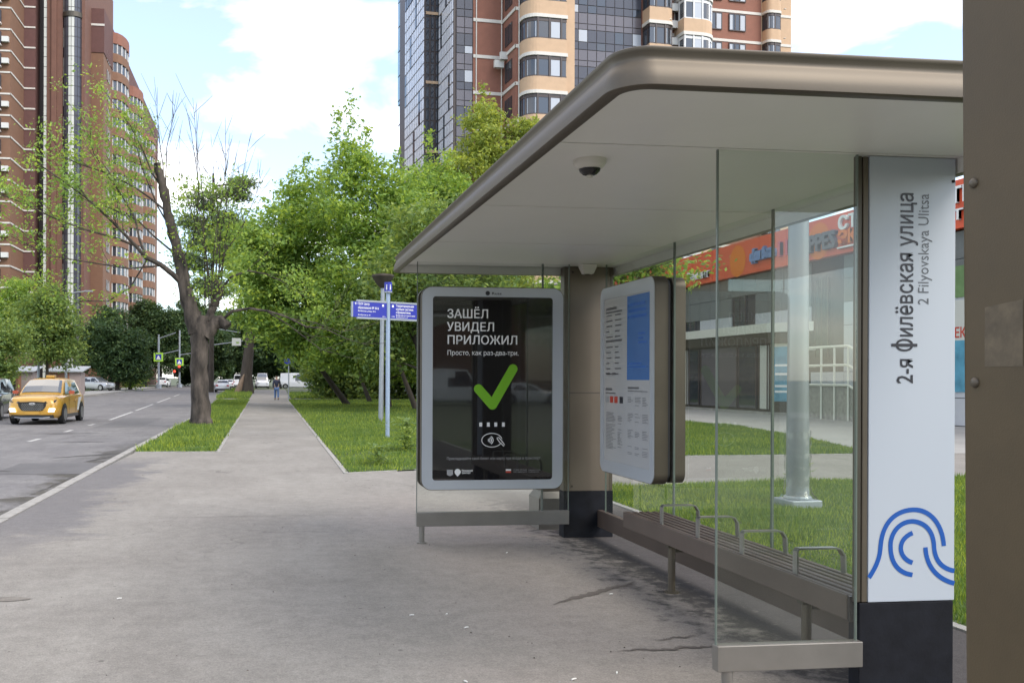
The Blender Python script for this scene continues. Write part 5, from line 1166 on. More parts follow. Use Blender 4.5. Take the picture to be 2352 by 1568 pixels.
# curtain wall: panes picked out one by one where they show, joined lower down
def curtain(x0, x1, ncol, y, zmin):
    cw = (x1 - x0) / ncol; low = MB()
    rows = []
    for k in range(0, nfl):
        z = k * FL; rows += [(z + .08, z + .50, 0), (z + .56, z + 1.38, 0), (z + 1.44, z + 2.02, 1), (z + 2.08, z + 3.02, 1)]
    cache = {}
    rnd = random.Random(4)
    for (za, zb, g_) in rows:
        for c in range(ncol):
            xa = x0 + c * cw + .03; xb = x0 + (c + 1) * cw - .03
            if za > zmin and za < 40:
                r = rnd.random(); mm = 'cw_panel' if not g_ else ('win_curtain' if r < .12 else 'win_glass' if r < .30 else 'cw_glass')
                key = (round(zb - za, 2), mm)
                if key not in cache: cache[key] = MB().box(0, xb - xa, -.03, .05, 0, zb - za).mesh('pane', M[mm])
                inst(cache[key], 'pane', CB, (xa, y, za))
            else: low.box(xa, xb, y - .03, y + .05, za, zb, 1 if g_ else 0)
    o = low.build('lower_panes', [M['cw_panel'], M['cw_glass']], CB, local=True, kind='stuff')
curtain(8.70, 15.08, 8, -2.92, 26.5); curtain(.06, 1.46, 2, .06, 17)
# the two receding glazed faces and the dark strip between them, fine mullions
def lattice(x, y0, y1, n, face='x'):
    m_ = MB(); w = (y1 - y0) / n
    for k in range(nfl):
        for (za, zb) in ((.08, .95), (1.07, 1.95), (2.07, 2.94)):
            for c in range(n):
                dark = (k * 3 + c) % 11 == 4 or (k % 7 == 5 and c > n // 2)
                mm = 1 if dark else 0
                ya, yb = y0 + c * w + .09, y0 + (c + 1) * w - .09
                if face == 'x': m_.box(x - .03, x + .02, ya, yb, k * FL + za, k * FL + zb, mm)
                else: m_.box(ya, yb, x - .03, x + .02, k * FL + za, k * FL + zb, mm)
    return m_.build('small_panes', [M['cw_light'] if face == 'x' else M['win_glass'], M['win_glass']], CB, local=True, kind='stuff')
lattice(-.17, .15, 4.55, 9); lattice(-1.42, 4.8, 11.8, 11); lattice(4.73, -1.35, -.05, 3, 'y')
for k in range(2, nfl): cb(MB().box(-1.3, -.2, 4.62, 4.66, k * FL + .2, k * FL + .45), 'floor_edge', 'brick_tan') if k % 2 else None
TL = thing('teal_glass_tower', 'narrow teal glass tower edge with slanted fins left of the brick tower', 'tower', (13.98, 98.3, 0), a5)
MB().box(.55, 3.4, .0, 2.0, 0, 31).build('dark_shaft', M['teal'], TL, local=True); MB().box(1.4, 2.2, -.3, -.002, 0, 30.5).build('pale_pier', M['stripe'], TL, local=True)
MB().box(.2, 3.4, -.2, 2.0, 31.02, 57).build('glass_head', M['teal'], TL, local=True)
fin = MB().extrude([(0, 0), (.9, 1.25), (1.0, 1.25), (.1, 0)], (-.35, -.3, 0), X_, Z_, .1).mesh('fin', M['bronze_dark'])
for k in range(18): inst(fin, 'fin', TL, (0, 0, 10 + k * 2.6))
for k in range(9):
    w_o = MB().box(.8, 1.6, -.24, -.201, 32 + k * 2.7, 34 + k * 2.7).build('window', M['win_glass'], TL, local=True)

# ------------------------------------------------------------------ tower blocks on the left
LB = thing('left_tower_block', 'tall brick tower at the left edge with a glazed stair cylinder and white floor lines', 'apartment tower', (-34, 140, 0))
def lb(mb, name, m, **k): return mb.build(name, M[m], LB, **k)
LT = 66
lb(MB().box(-62, -34.8, 133, 165, 0, LT), 'tan_wall', 'brick_orange'); lb(MB().box(-35.1, -33.2, 140.0, 165, 0, LT), 'dark_brick_wall', 'brick_dark')
lb(MB().box(-33.2, -32.1, 142.5, 165, 0, LT), 'recess', 'win_frame'); lb(MB().box(-32.1, -31.6, 140.2, 165, 0, LT), 'glazed_core', 'win_frame')
lb(MB().box(-31.6, -29.4, 140.0, 165, 0, LT), 'brick_wall', 'brick_brown'); lb(MB().box(-26.75, -26.3, 140.0, 165, 0, LT), 'brick_wall', 'brick_brown')
lb(MB().box(-30.9, -30.2, 139.6, 139.995, 0, LT), 'pilaster', 'brick_brown')
for k in range(22):
    z = 2.0 + k * 2.93
    o = lb(MB().box(-62, -34.74, 132.92, 132.998, z, z + .22).box(-34.798, -34.72, 132.92, 139.99, z, z + .22), 'string_course', 'stripe'); lb(MB().box(-34.72, -33.2, 139.92, 139.998, z, z + .22), 'string_course', 'stripe')
wm = MB().box(-1.2, 1.2, -.5, .1, 0, 1.7, 0).box(-.45, -.35, -.54, -.501, 0, 1.7, 1).box(.35, .45, -.54, -.501, 0, 1.7, 1).box(-1.24, 1.24, -.6, .1, -.2, -.001, 2).box(-.3, .3, -.52, -.501, .1, 1.6, 3).mesh('window', [M['win_glass'], M['win_frame'], M['stripe'], M['win_curtain']])
acl = MB().box(-.45, .45, -.5, 0, 0, .7).mesh('air_conditioner', M['ac'])
for k in range(21):
    for x in (-37.2, -41.5): inst(wm, 'window', LB, (x + 34, -7, 2.9 + k * 2.93))
    if k % 3 != 1: inst(acl, 'air_conditioner', LB, (-35.4 + 34, -7.1, 3.2 + k * 2.93))
gp = MB()
for k in range(46):
    z = 1 + k * 1.42
    gp.box(-32.05, -31.65, 140.1, 140.19, z, z + 1.34)
gp.build('white_panes', M['glass_white'], LB, kind='stuff')
cyl = MB(); cx2, cy2, rc = -28.05, 140.6, 1.38
MB().lathe([(rc - .06, 0), (rc - .06, LT)], (cx2, cy2, 0), 28).build('stair_cylinder', M['win_frame'], LB, smooth=True)
for k in range(46):
    z = 1 + k * 1.42
    for j in range(10):
        a0, a1 = pi + pi * (j + .06) / 10, pi + pi * (j + .94) / 10
        mm = 0 if j in (0, 1, 4, 5, 9) and not (j in (1, 9) and k % 3 == 0) else 1
        cyl.add([(cx2 + rc * cos(a0), cy2 + rc * sin(a0), z), (cx2 + rc * cos(a1), cy2 + rc * sin(a1), z), (cx2 + rc * cos(a1), cy2 + rc * sin(a1), z + 1.34), (cx2 + rc * cos(a0), cy2 + rc * sin(a0), z + 1.34)], [(0, 1, 2, 3)], mm)
cyl.build('stair_panes', [M['glass_white'], M['cw_glass']], LB, kind='stuff')
MB().lathe([(rc + .12, 53.6), (rc + .12, 54.3)], (cx2, cy2, 0), 28).build('cylinder_ring', M['bronze_dark'], LB)
RB = thing('stepped_brick_block', 'brick apartment block with rounded balconies receding behind the pollarded tree', 'apartment block', (-27, 145, 0))
def rb(mb, name, m, **k): return mb.build(name, M[m], RB, **k)
rb(MB().box(-33, -24.5, 145, 215, 0, 50.4), 'orange_wall', 'brick_orange'); rb(MB().box(-33.1, -24.4, 144.9, 215.1, 50.42, 57.0), 'dark_parapet_wall', 'brick_dark')
rb(MB().box(-33.15, -24.35, 144.82, 144.898, 54.4, 54.7), 'string_course', 'stripe')
def bayR(y0, y1, r=1.3):
    n = 8; pts = [(-24.5, y0)]
    for i in range(n + 1):
        a = -pi / 2 + pi * i / n; pts.append((-24.5 + 1.9 * cos(a) if True else 0, (y0 + y1) / 2 + (y1 - y0) / 2 * sin(a)))
    return pts + [(-24.5, y1)]
tops = [55.5, 52.6, 49.0]
for bi, (y0, y1) in enumerate(((153, 162), (171, 180), (190, 199))):
    pl = bayR(y0, y1); off_ = (27, -145)
    pl2 = [(p[0] + 27, p[1] - 145) for p in pl]; inn = [(-24.5 + 27 + (p[0] - 2.5) * .9 if False else 2.5 + (p[0] - 2.5) * .9, (y0 + y1) / 2 - 145 + (p[1] - (y0 + y1) / 2 + 145) * .94) for p in pl2]
    par = MB().prism(pl2, 0, 1.35).mesh('balcony_parapet', M['brick_orange'])
    wn = MB().prism(inn, 1.352, 2.925)
    for p in inn[1:-1]: wn.box(p[0] - .05, p[0] + .12, p[1] - .12, p[1] + .12, 1.352, 2.92, 1)
    wn = wn.mesh('window', [M['win_glass'], M['win_frame_w']])
    k = 0
    while 2 + k * 2.93 < tops[bi] - 3:
        inst(par, 'balcony_parapet', RB, (0, 0, 2 + k * 2.93)); inst(wn, 'window', RB, (0, 0, 2 + k * 2.93)); k += 1
    MB().prism(pl, 2 + k * 2.93, tops[bi] + 1).build('bay_top', M['brick_red'], RB)
ws = MB().box(0, .06, -1.3, 1.3, 0, 1.6, 0).box(.061, .09, -.06, .06, 0, 1.6, 1).box(.061, .09, -1.3, -1.2, 0, 1.6, 1).box(.061, .09, 1.2, 1.3, 0, 1.6, 1).mesh('window', [M['win_glass'], M['win_frame_w']])
for k in range(17):
    for y in (149.0, 166.5, 185, 205): inst(ws, 'window', RB, (2.51, y - 145, 3.3 + k * 2.93))
MB().tube([(-30, 146, 57), (-30, 146, 60.5)], .08, 6).tube([(-27, 150, 57), (-27, 150, 63)], .08, 6).build('roof_mast', M['galv'], RB)
# tower behind the viewer (mirrored in the near pane)
BT = thing('rear_tower_block', 'brick tower behind the viewer, seen only mirrored in the near glass pane', 'apartment tower', (40, -80, 0))
MB().box(34, 45, -92, -80, 0, 47).box(13, 33.9, -96, -84, 0, 30).build('brick_wall', M['brick_orange'], BT)
MB().box(45.01, 52, -92, -82, 0, 40).build('brick_wall', M['brick_tan'], BT)
wb = MB().box(-1.1, 1.1, 0, .15, 0, 1.8, 0).box(-.06, .06, .151, .2, 0, 1.8, 1).box(-1.1, 1.1, .151, .2, 1.7, 1.8, 1).mesh('window', [M['win_glass'], M['win_frame_w']])
for k in range(15):
    for x in (36, 39.5, 43): inst(wb, 'window', BT, (x - 40, 0, 2 + 3 * k))

# ------------------------------------------------------------------ trees
def leaf_verts(C, size, spread, npc, rs, up=.9, droop=.25):
    """C: cluster centres (n,3); returns quad corners for n*npc leaves"""
    n = len(C); k = n * npc
    size = size * 1.12; P = np.repeat(C, npc, 0) + rs.normal(0, 1, (k, 3)) * np.array(spread)
    nrm_ = rs.normal(0, .75, (k, 3)); nrm_[:, 2] += up; nrm_ /= np.linalg.norm(nrm_, axis=1, keepdims=True)
    t = rs.normal(0, 1, (k, 3)); t[:, 2] -= droop; t -= nrm_ * (t * nrm_).sum(1, keepdims=True); t /= np.linalg.norm(t, axis=1, keepdims=True)
    b = np.cross(nrm_, t); s = size * rs.uniform(.4, 1.5, (k, 1))
    V = np.empty((k, 4, 3)); V[:, 0] = P - t * s * .5; V[:, 1] = P + b * s * .27 - t * s * .05; V[:, 2] = P + t * s * .55; V[:, 3] = P - b * s * .27 - t * s * .05
    return V.reshape(-1, 3)
def tree(name, label, base, trunk, lobes, leaf, size, per, group, bark='bark', spread=(.34, .34, .20), npc=40, seed=1, spikes=(), limbs=True, hollow=.45, r0=.2, z0=-.1):
    """trunk: list of (x, y, z) relative to base; lobes: (x, y, z, rx, ry, rz)"""
    rs = np.random.default_rng(seed); t = thing(name, label, 'tree', (base[0], base[1], 0), 0, group)
    tr = MB(); k = len(trunk); tr.tube(trunk, [r0 * (1.25 if i == 0 else 1) * (1 - .6 * i / (k - 1)) for i in range(k)], 9)
    rnd = random.Random(seed)
    if limbs:
        for (x, y, z, rx, ry, rz) in lobes:
            zz = max(trunk[0][2] + 1.0, min(trunk[-1][2], z - rz * .8)); f = 0
            for i in range(k - 1):
                if trunk[i][2] <= zz <= trunk[i + 1][2]: f = (zz - trunk[i][2]) / max(.01, trunk[i + 1][2] - trunk[i][2]); st = Vector(trunk[i]).lerp(Vector(trunk[i + 1]), f); break
            else: st = Vector(trunk[-1])
            mid = st.lerp(Vector((x, y, z)), .5) + Vector((rnd.uniform(-.3, .3), rnd.uniform(-.3, .3), rnd.uniform(-.2, .5)))
            tr.tube([st, mid, (x, y, z + rz * .3)], [r0 * .42, r0 * .25, .02], 6)
            for q in range(4):
                a = rnd.uniform(0, 2 * pi); e = Vector((x + rx * .8 * cos(a), y + ry * .8 * sin(a), z + rz * rnd.uniform(-.2, .8)))
                tr.tube([mid, mid.lerp(e, .5) + Vector((0, 0, .15)), e], [r0 * .18, r0 * .11, .012], 5)
    tr.build('trunk', M[bark], t, smooth=True, local=True)
    V = []
    for (x, y, z, rx, ry, rz) in lobes:
        n = int(per * 2.2 * (rx * ry * rz) ** (2 / 3)); d = rs.normal(0, 1, (n, 3)); d /= np.linalg.norm(d, axis=1, keepdims=True)
        rad = hollow + (1 - hollow) * rs.uniform(0, 1, (n, 1)) ** .6; rad *= 1 + .22 * np.sin(d[:, :1] * 5 + x) * np.cos(d[:, 1:2] * 4 + z) + .12 * rs.normal(0, 1, (n, 1))
        C = d * rad * np.array([rx, ry, rz]) + np.array([x, y, z]); C = C[C[:, 2] > .25]
        V.append(leaf_verts(C, size, spread, npc, rs))
    for (x, y, za, zb) in spikes:
        n = 16; zz = np.linspace(za, zb, n); w = np.linspace(.55, .05, n)
        C = np.column_stack([x + rs.normal(0, 1, n) * w * .7, y + rs.normal(0, 1, n) * w * .7, zz]); V.append(leaf_verts(C, size * .95, (.17, .17, .16), 14, rs))
    np_mesh('crown', np.concatenate(V), 4, M[leaf], t)
    return t
GR = 'maples along the right side of the path'
tree('maple_tree', 'bright maple overhanging the path on its right, nearest the pollarded tree', (4.9, 56.0), [(0, 0, -.1), (-1.6, -.6, 2.0), (-2.6, -1.0, 4.0), (-3.0, -1.2, 8.5)],
     [(-3.6, -2.5, 6.2, 2.7, 2.5, 2.0), (-2.2, -2.0, 9.0, 2.8, 2.6, 2.2), (-4.2, -3.0, 9.6, 2.0, 2.0, 1.7), (-2.6, -1.4, 11.6, 1.9, 2.0, 1.7), (-1.0, -2.5, 4.8, 2.0, 2.2, 1.6), (-5.2, -3.2, 7.6, 1.5, 1.8, 1.3), (-3.9, -3.5, 4.4, 1.9, 1.8, 1.0), (-5.0, -2.5, 5.4, 1.8, 1.8, 1.4), (-2.4, -2.8, 3.2, 1.9, 1.6, .9), (-.6, -3.0, 3.0, 1.8, 1.6, .9), (-4.2, -2.0, 7.6, 2.4, 2.2, 2.0), (-5.6, -2.6, 9.0, 1.4, 1.5, 1.2)],
     'leaf_maple', .21, 15, GR, 'bark_dark', seed=11, spikes=[(-2.6, -1.4, 12.6, 14.6), (-3.4, -1.2, 12.2, 13.7), (-1.7, -1.4, 12.5, 13.6)], r0=.17)
tree('maple_tree', 'tallest maple with feathery top shoots right of the path', (6.6, 50.5), [(0, 0, -.1), (-.4, -.2, 3), (-1.0, -.4, 7.5), (-1.7, -.5, 12)],
     [(-1.4, -.8, 7.0, 2.8, 2.6, 2.4), (-1.7, -.6, 10.6, 2.4, 2.4, 2.0), (.8, -1.2, 9.0, 2.3, 2.3, 2.0), (-2.0, -.6, 12.8, 1.4, 1.5, 1.4), (.9, -1.0, 5.6, 2.4, 2.3, 2.0), (-2.6, -1.6, 5.0, 2.0, 2.0, 1.5), (.4, -.8, 11.4, 1.4, 1.5, 1.2), (-1.0, -2.0, 3.5, 1.9, 1.7, 1.1), (1.6, -1.6, 3.6, 1.6, 1.6, 1.1), (-2.6, -1.0, 3.0, 1.8, 1.6, 1.0), (-.6, .6, 2.4, 1.6, 1.4, .9), (1.8, .4, 2.2, 1.5, 1.4, .9)],
     'leaf_maple', .20, 15, GR, 'bark_dark', seed=12, spikes=[(-2.1, -.6, 13.4, 16.8), (-2.9, -.6, 12.8, 16.0), (-1.4, -.6, 13.0, 15.2), (.3, -.8, 12.0, 13.6)], r0=.17)
tree('maple_tree', 'maple in front of the dark glass strips of the brick tower', (10.0, 59.5), [(0, 0, -.1), (.2, 0, 4), (.4, 0, 9), (.3, 0, 13)],
     [(.2, 0, 8.0, 3.0, 2.8, 2.6), (-.2, 0, 11.6, 2.5, 2.4, 2.2), (1.8, 0, 10.4, 2.4, 2.3, 2.2), (.6, 0, 14.0, 1.7, 1.8, 1.7), (-1.8, 0, 9.4, 2.0, 2.0, 1.8), (.8, -1, 5.0, 2.6, 2.4, 1.8), (2.4, -.5, 13.2, 1.4, 1.5, 1.2)],
     'leaf_maple', .21, 14, GR, 'bark_dark', seed=13, spikes=[(.4, 0, 15, 17.4), (1.6, 0, 13.6, 16.3), (-.6, 0, 13.0, 15.2)], r0=.19)
tree('maple_tree', 'yellow-green treetop standing above the shelter roof before the tower', (15.6, 65.0), [(0, 0, -.1), (0, 0, 6), (.2, 0, 12), (.1, 0, 18)],
     [(.0, 0, 12, 3.4, 3.2, 3.0), (-1.0, 0, 16.2, 2.4, 2.4, 2.3), (1.6, 0, 16.0, 2.6, 2.4, 2.2), (-.4, 0, 19.2, 1.6, 1.7, 1.9), (3.4, 0, 17.3, 1.8, 1.8, 1.5), (-2.2, 0, 13.4, 1.9, 2.0, 1.7), (2.6, 0, 19.0, 1.1, 1.2, 1.1), (.4, 0, 8, 3, 3, 2.4)],
     'leaf_bright', .23, 14, GR, 'bark_dark', seed=14, spikes=[(-.5, 0, 20, 22.4), (.3, 0, 19.5, 21.2), (3.2, 0, 18.6, 20.2), (1.4, 0, 18.0, 19.8)], r0=.24)
tree('maple_tree', 'low dark maple behind the blue signpost beside the advert', (8.0, 41.5), [(0, 0, -.1), (-.9, 0, 1.6), (-1.4, 0, 3.4), (-1.6, 0, 6)],
     [(-1.5, 0, 5.6, 2.2, 2.0, 1.8), (.4, 0, 5.0, 2.3, 2.0, 1.8), (-.6, .5, 8.0, 2.2, 2.0, 1.7), (-2.8, .5, 3.9, 1.5, 1.5, 1.1), (1.6, .5, 7.0, 1.9, 1.8, 1.5), (-2.6, .8, 2.6, 1.3, 1.3, .8), (.2, .8, 3.2, 1.6, 1.4, .9)], 'leaf_mid', .19, 15, GR, 'bark_dark', seed=15, r0=.15)
tree('maple_tree', 'maple spreading over the orange sign band, seen through the back glass', (12.0, 29.5), [(0, 0, -.1), (-.2, 0, 2), (-.4, 0, 4), (-.5, 0, 6)],
     [(-.5, 0, 6.0, 1.6, 1.8, 1.2), (.5, -.3, 5.0, 1.2, 1.3, .8), (-1.6, .2, 5.0, 1.4, 1.4, 1.0), (-.4, 0, 7.4, 1.3, 1.5, 1.0)], 'leaf_maple', .16, 15, GR, 'bark_dark', seed=16, r0=.13)
for i, (x, y, lab) in enumerate(((7.6, 47.0, 'slim leaning dark trunk between signpost and advert'), (6.9, 62, 'thin bare trunk deep in the maple shade'), (9.4, 52, 'dark slanting trunk behind the grey lamp post'))):
    tree('maple_tree', lab, (x, y), [(0, 0, -.1), (-.7, 0, 1.7), (-1.6, .2, 4.0), (-1.9, .2, 6.5)], [(-1.9, .2, 6.2, 1.9, 1.9, 1.5), (-.9, .2, 4.4, 1.7, 1.7, 1.2)], 'leaf_mid', .2, 13, GR, 'bark_dark', seed=30 + i, r0=.13)
# shrubs and farther trees that close the view behind the path
for i, (x, y, rx, rz, zc, lf, lab) in enumerate(((6.0, 72, 3.0, 2.4, 2.6, 'leaf_mid', 'dark shrub in the shade under the tall maple'), (11.5, 74, 3.6, 3.0, 3.0, 'leaf_mid', 'broad dark shrub behind the advert box'), (17.5, 70, 3.6, 3.4, 3.4, 'leaf_dark', 'dark shrub at the far end of the shop'),
        (9.0, 88, 4.0, 4.5, 5.0, 'leaf_mid', 'green tree behind the parked cars'), (2.6, 178, 8, 6, 8, 'leaf_dark', 'dark tree closing the end of the path'), (14, 120, 6, 5, 6, 'leaf_mid', 'tree far behind the white parked car'), (20, 92, 5, 6, 7, 'leaf_mid', 'broad tree between shop and brick tower'),
        (-6.5, 215, 9, 6.5, 9, 'leaf_dark', 'dark tree at the vanishing end of the road'), (-14, 200, 7, 8, 9, 'leaf_dark', 'tall dark tree left of the road end'))):
    tree('shrub' if i < 3 else 'far_tree', lab, (x, y), [(0, 0, -.1), (0, 0, zc * .5), (.1, 0, zc)], [(0, 0, zc, rx, rx * .8, rz), (rx * .5, -.5, zc * .8, rx * .6, rx * .6, rz * .7), (-rx * .5, -.3, zc * .85, rx * .6, rx * .6, rz * .7)], lf, .2 + .0016 * y, 15, 'greenery closing the view', 'bark_dark', spread=(.4, .4, .3), seed=50 + i, r0=.18, hollow=.3)
# trees across the road
GL = 'trees across the road'
for i, (x, y, lob, lf, sz, lab, tr_h) in enumerate((
    (-19.6, 87, [(0, 0, 5.0, 2.4, 2.2, 2.2), (-1.4, 0, 7.0, 1.9, 1.9, 1.8), (1.3, 0, 6.4, 1.8, 1.8, 1.6), (.3, 0, 8.4, 1.5, 1.5, 1.4), (1.8, 0, 4.0, 1.6, 1.6, 1.2)], 'leaf_mid', .24, 'fresh green young tree behind the taxi roof', 6),
    (-23.2, 90, [(0, 0, 6.5, 2.2, 2.2, 2.4), (.3, 0, 9.2, 1.7, 1.7, 1.6), (-1.5, 0, 5.0, 1.8, 1.8, 1.6)], 'leaf_maple', .25, 'yellowish green tree at the foot of the left tower', 7),
    (-20.9, 77, [(0, 0, 3.4, 1.9, 1.8, 1.8), (-1.3, 0, 4.8, 1.5, 1.5, 1.3), (1.0, 0, 4.9, 1.3, 1.4, 1.2), (-.6, 0, 1.8, 1.8, 1.6, 1.2)], 'leaf_mid', .22, 'low bushy tree above the bonnet of the taxi', 4),
    (-18.8, 122, [(0, 0, 4.0, 3.0, 2.8, 3.0), (-1.8, 0, 6.6, 2.4, 2.3, 2.2), (1.6, 0, 5.8, 2.2, 2.2, 2.2), (2.2, 0, 2.6, 2.0, 2.0, 1.8)], 'leaf_dark', .30, 'dark shrubby tree by the far kerb', 6),
    (-18.2, 129, [(0, 0, 1.7, 1.7, 1.6, 1.6)], 'leaf_maple', .26, 'bright green bush beside the crossing sign', 2),
    (-22.0, 130, [(0, 0, 5.5, 3.2, 3.0, 3.4), (1.0, 0, 9.0, 2.4, 2.4, 2.2)], 'leaf_dark', .30, 'tall dark tree before the stepped brick block', 8),
    (-18.5, 168, [(0, 0, 8.0, 4.2, 4, 5.0), (2.6, 0, 10.5, 3.2, 3, 3.2), (-2.5, 0, 12, 3, 3, 3)], 'leaf_dark', .36, 'dark tree behind the traffic lights', 11),
    (-11.5, 185, [(0, 0, 8.5, 4.0, 4, 4.0), (2.5, 0, 7.0, 3.2, 3, 2.6), (-2, 0, 11, 3, 3, 3)], 'leaf_dark', .38, 'dark tree arching over the road end', 10))):
    tree('roadside_tree', lab, (x, y), [(0, 0, -.1), (.1, 0, tr_h * .5), (0, 0, tr_h)], lob, lf, sz, 14, GL, 'bark_dark', spread=(.42, .42, .26), seed=70 + i, r0=.16 if y < 100 else .25)
tree('pine_tree', 'soft grey-green pine crown showing behind the pollarded tree', (-6.6, 113.5), [(0, 0, -.1), (.1, 0, 10), (.2, 0, 20), (.2, 0, 26)],
     [(-.6, 0, 18, 2.6, 2.6, 1.3), (1.6, 0, 20.4, 2.2, 2.2, 1.0), (-1.0, 0, 22.6, 1.7, 1.8, 1.0), (2.6, 0, 23.6, 1.9, 2.0, .9), (3.8, 0, 25.0, 1.3, 1.5, .7), (-2.0, 0, 20.2, 1.8, 1.8, 1.0), (-2.2, 0, 15.4, 2.0, 2.0, 1.2), (2.4, 0, 16.4, 2.4, 2.2, 1.2), (0, 0, 12.5, 2.4, 2.2, 1.3)], 'leaf_pine', .30, 10, None, 'bark_dark', spread=(.6, .6, .22), seed=90, r0=.3)
LT2 = tree('old_thick_tree', 'thick leaning trunk with a bare wood scar beside the footpath', (-2.2, 99), [(0, 0, -.1), (.1, 0, 2), (.5, 0, 6), (.9, 0, 12)], [(1.2, 0, 13, 3.5, 3.5, 2.6), (3.0, 0, 10.5, 2.6, 2.6, 2.0), (-1.2, 0, 15.6, 2.6, 2.6, 2.0)], 'leaf_mid', .28, 13, None, 'bark_dark', seed=91, r0=.78)
MB().tube([(-.75, -.55, 0), (-.45, -.72, 1.0), (-.1, -.66, 2.0)], [.42, .26, .05], 10).build('wood_scar', M['bark_bare'], LT2, smooth=True, local=True)

# pollarded old tree in the grass strip
PT = thing('pollarded_tree', 'old pollarded tree with a cut stump limb and sparse leaves in the grass strip', 'tree', (-2.21, 32.5, 0))
def D2(u, v, y=0.0): return ((u - 462) / 67.0, y, (972 - v) / 67.0 + .0)
tr = MB()
def fine(pts, radii, k=4):
    P, R_ = [], []
    for i in range(len(pts) - 1):
        for q in range(k): f = q / k; P.append(tuple(Vector(pts[i]).lerp(Vector(pts[i + 1]), f))); R_.append(radii[i] + (radii[i + 1] - radii[i]) * f)
    return P + [pts[-1]], R_ + [radii[-1]]
tr_tube = tr.tube
def tube_fine(pts, radii, n): P, R_ = fine(pts, radii); return tr_tube(P, R_, n)
tr.tube = tube_fine
tr.tube([D2(463, 980), D2(462, 955), D2(459, 900), D2(457, 840), D2(458, 790), D2(460, 745), D2(464, 722)], [.46, .35, .305, .29, .30, .315, .24], 16)
tr.tube([D2(452, 762), D2(436, 706), D2(424, 655), D2(411, 590), D2(397, 535), D2(386, 490), D2(377, 440), D2(368, 405), D2(361, 378)], [.30, .27, .23, .20, .17, .155, .15, .145, .14], 12)
tr.tube([D2(470, 770), D2(488, 742), D2(505, 735), D2(521, 748, -.1)], [.27, .25, .22, .15], 10)
tr.tube([D2(478, 735), D2(484, 715), D2(492, 700)], [.20, .14, .10], 8)
tr.tube([D2(452, 745), D2(452, 722), D2(456, 712)], [.2, .14, .08], 8)
tr.tube([D2(492, 700), D2(502, 672), D2(499, 648), D2(494, 640)], [.12, .15, .14, .05], 9)
def knobbly(mb_, amp):
    mb_.v = [(x + amp * (sin(7 * z + 5 * y) * cos(9 * x) + .6 * sin(23 * z + 11 * x)), y + amp * (cos(6 * z + 4 * x) * sin(8 * y) + .6 * cos(19 * z + 13 * y)), z) for x, y, z in mb_.v]
    return mb_
knobbly(tr, .028)
tr.build('trunk', M['bark'], PT, smooth=True, local=True)
lm = MB(); TIPS = []
def limb(pts, r0_, r1_, dep=0.0, n=7, sub=0, seed=0, tips=True):
    P = [Vector(D2(u, v, dep * i / max(1, len(pts) - 1))) for i, (u, v) in enumerate(pts)]
    r0_ *= .8; r1_ *= .85
    k = len(P); lm.tube(P, [r0_ + (r1_ - r0_) * i / (k - 1) for i in range(k)], n)
    rnd = random.Random(seed)
    for q in range(sub):
        f = rnd.uniform(.3, .98) * (k - 1); i = min(int(f), k - 2); s = P[i].lerp(P[i + 1], f - i); d = (P[i + 1] - P[i]).normalized()
        e = s + (d * rnd.uniform(.4, 1.1) + Vector((rnd.uniform(-.6, .6), rnd.uniform(-.6, .6), rnd.uniform(-.15, .8)))) * rnd.uniform(.5, 1.2)
        lm.tube([s, s.lerp(e, .5) + Vector((0, 0, rnd.uniform(-.08, .08))), e], [max(.008, r1_ * .9), .010, .005], 4)
        if tips: TIPS.append(e); TIPS.append(s.lerp(e, .6))
    if tips: TIPS.append(P[-1])
limb([(424, 655), (398, 630), (372, 610), (340, 596)], .13, .09, -.6, 9); limb([(340, 596), (315, 566), (290, 540), (262, 512), (215, 470), (165, 436), (118, 405)], .085, .02, -1.6, 7, 16, 1)
limb([(340, 596), (322, 552), (310, 500), (282, 452), (246, 400), (214, 350), (196, 300)], .06, .012, .8, 6, 14, 2)
limb([(315, 566), (270, 552), (210, 540), (150, 520), (95, 495), (40, 480)], .05, .012, -2.2, 6, 14, 3); limb([(386, 490), (352, 462), (318, 440), (262, 412), (200, 396), (150, 372)], .05, .012, -.9, 6, 12, 4)
limb([(411, 590), (352, 540), (312, 500), (270, 480), (200, 452)], .05, .012, 1.2, 6, 9, 5); limb([(372, 610), (300, 620), (220, 610), (140, 600), (60, 560)], .04, .01, -1.2, 6, 10, 6)
limb([(377, 440), (350, 400), (330, 350), (300, 290), (262, 240), (232, 200)], .045, .01, .4, 6, 9, 7); limb([(397, 535), (360, 470), (322, 380), (300, 300), (310, 230)], .04, .01, 1.4, 5, 9, 8)
limb([(340, 596), (300, 660), (250, 690), (180, 690), (110, 665)], .04, .01, .8, 5, 8, 9); limb([(414, 600), (440, 560), (452, 500), (455, 430), (442, 340), (430, 260)], .04, .008, .3, 5, 5, 10, tips=False)
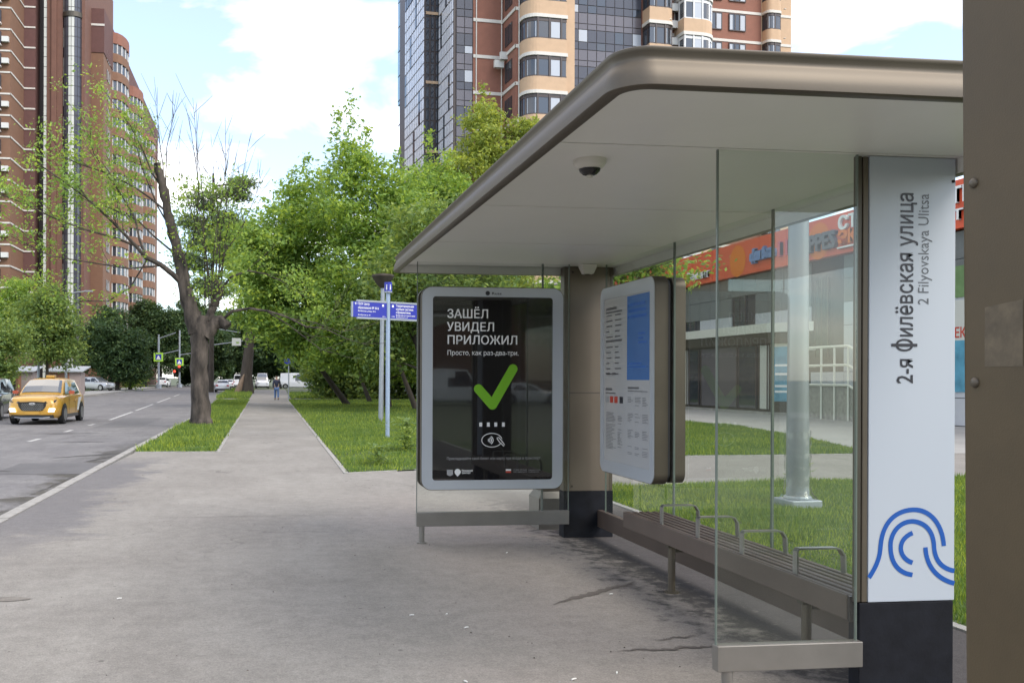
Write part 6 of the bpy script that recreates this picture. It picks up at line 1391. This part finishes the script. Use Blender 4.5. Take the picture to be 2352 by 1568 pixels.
for i, (u0, v0, u1, v1) in enumerate(((494, 690, 480, 300), (500, 660, 540, 330), (488, 700, 512, 240), (505, 670, 572, 300), (480, 705, 452, 250), (497, 655, 600, 380), (470, 700, 438, 215), (484, 700, 520, 360), (380, 470, 400, 200), (378, 440, 362, 240), (486, 690, 402, 330), (492, 700, 552, 420))):
    rnd = random.Random(i); mu = (u0 + u1) / 2 + rnd.uniform(-18, 18)
    limb([(u0, v0), (u0 * .65 + mu * .35, v0 * .7 + v1 * .3), (mu, (v0 + v1) / 2), (mu * .4 + u1 * .6, v0 * .25 + v1 * .75), (u1, v1)], .035, .006, rnd.uniform(-.8, .8), 5, 11, 40 + i, tips=False)
limb([(505, 735), (532, 712), (570, 706), (612, 712), (655, 725), (700, 748), (742, 752), (790, 775), (840, 790)], .075, .007, -1.0, 7, 12, 21, tips=False)
limb([(612, 712), (660, 742), (706, 778), (735, 800), (760, 805)], .03, .006, -.8, 5, 10, 22, tips=False); limb([(655, 725), (720, 735), (780, 756), (826, 748), (862, 735)], .025, .005, .4, 5, 8, 23, tips=False)
limb([(500, 670), (528, 632), (566, 616), (608, 622), (650, 640), (690, 668)], .06, .008, .6, 6, 10, 24); limb([(706, 778), (730, 760), (752, 726), (772, 690)], .012, .004, 0, 4, 5, 25, tips=False)
lm.build('limbs', M['bark'], PT, smooth=True, local=True)
rs = np.random.default_rng(5); C = np.array([tuple(v) for v in TIPS])
C = np.concatenate([C, C + rs.normal(0, .38, C.shape)]); C = C[rs.random(len(C)) < .86]
extra = []
for _ in range(150):
    u = rs.uniform(395, 560); v = rs.uniform(400, 690); extra.append(D2(u, v, rs.uniform(-.6, .6)))
C = np.concatenate([C, np.array(extra)])
np_mesh('foliage', leaf_verts(C, .10, (.22, .22, .12), 24, rs, up=.7), 4, M['leaf_maple'], PT)

# trees and a block behind the viewer: they shade the near faces and show mirrored in the panes
for i, (x, y, sc, lab) in enumerate(((-6, -62, 2.0, 'bushy green tree behind the viewer, left one of three'), (7, -66, 1.8, 'bushy green tree behind the viewer, middle one of three'), (26, -58, 1.7, 'bushy green tree behind the viewer, right one of three'))):
    tree('rear_tree', lab, (x, y), [(0, 0, -.1), (.1, 0, 3 * sc), (0, 0, 8 * sc)], [(0, 0, 6 * sc, 3 * sc, 3 * sc, 3 * sc), (1.2 * sc, 0, 8.6 * sc, 2 * sc, 2 * sc, 2 * sc), (-1.4 * sc, 0, 4.6 * sc, 2 * sc, 2 * sc, 1.6 * sc)], 'leaf_mid', .34, 8, 'trees behind the viewer', 'bark_dark', spread=(.5, .5, .35), seed=120 + i)
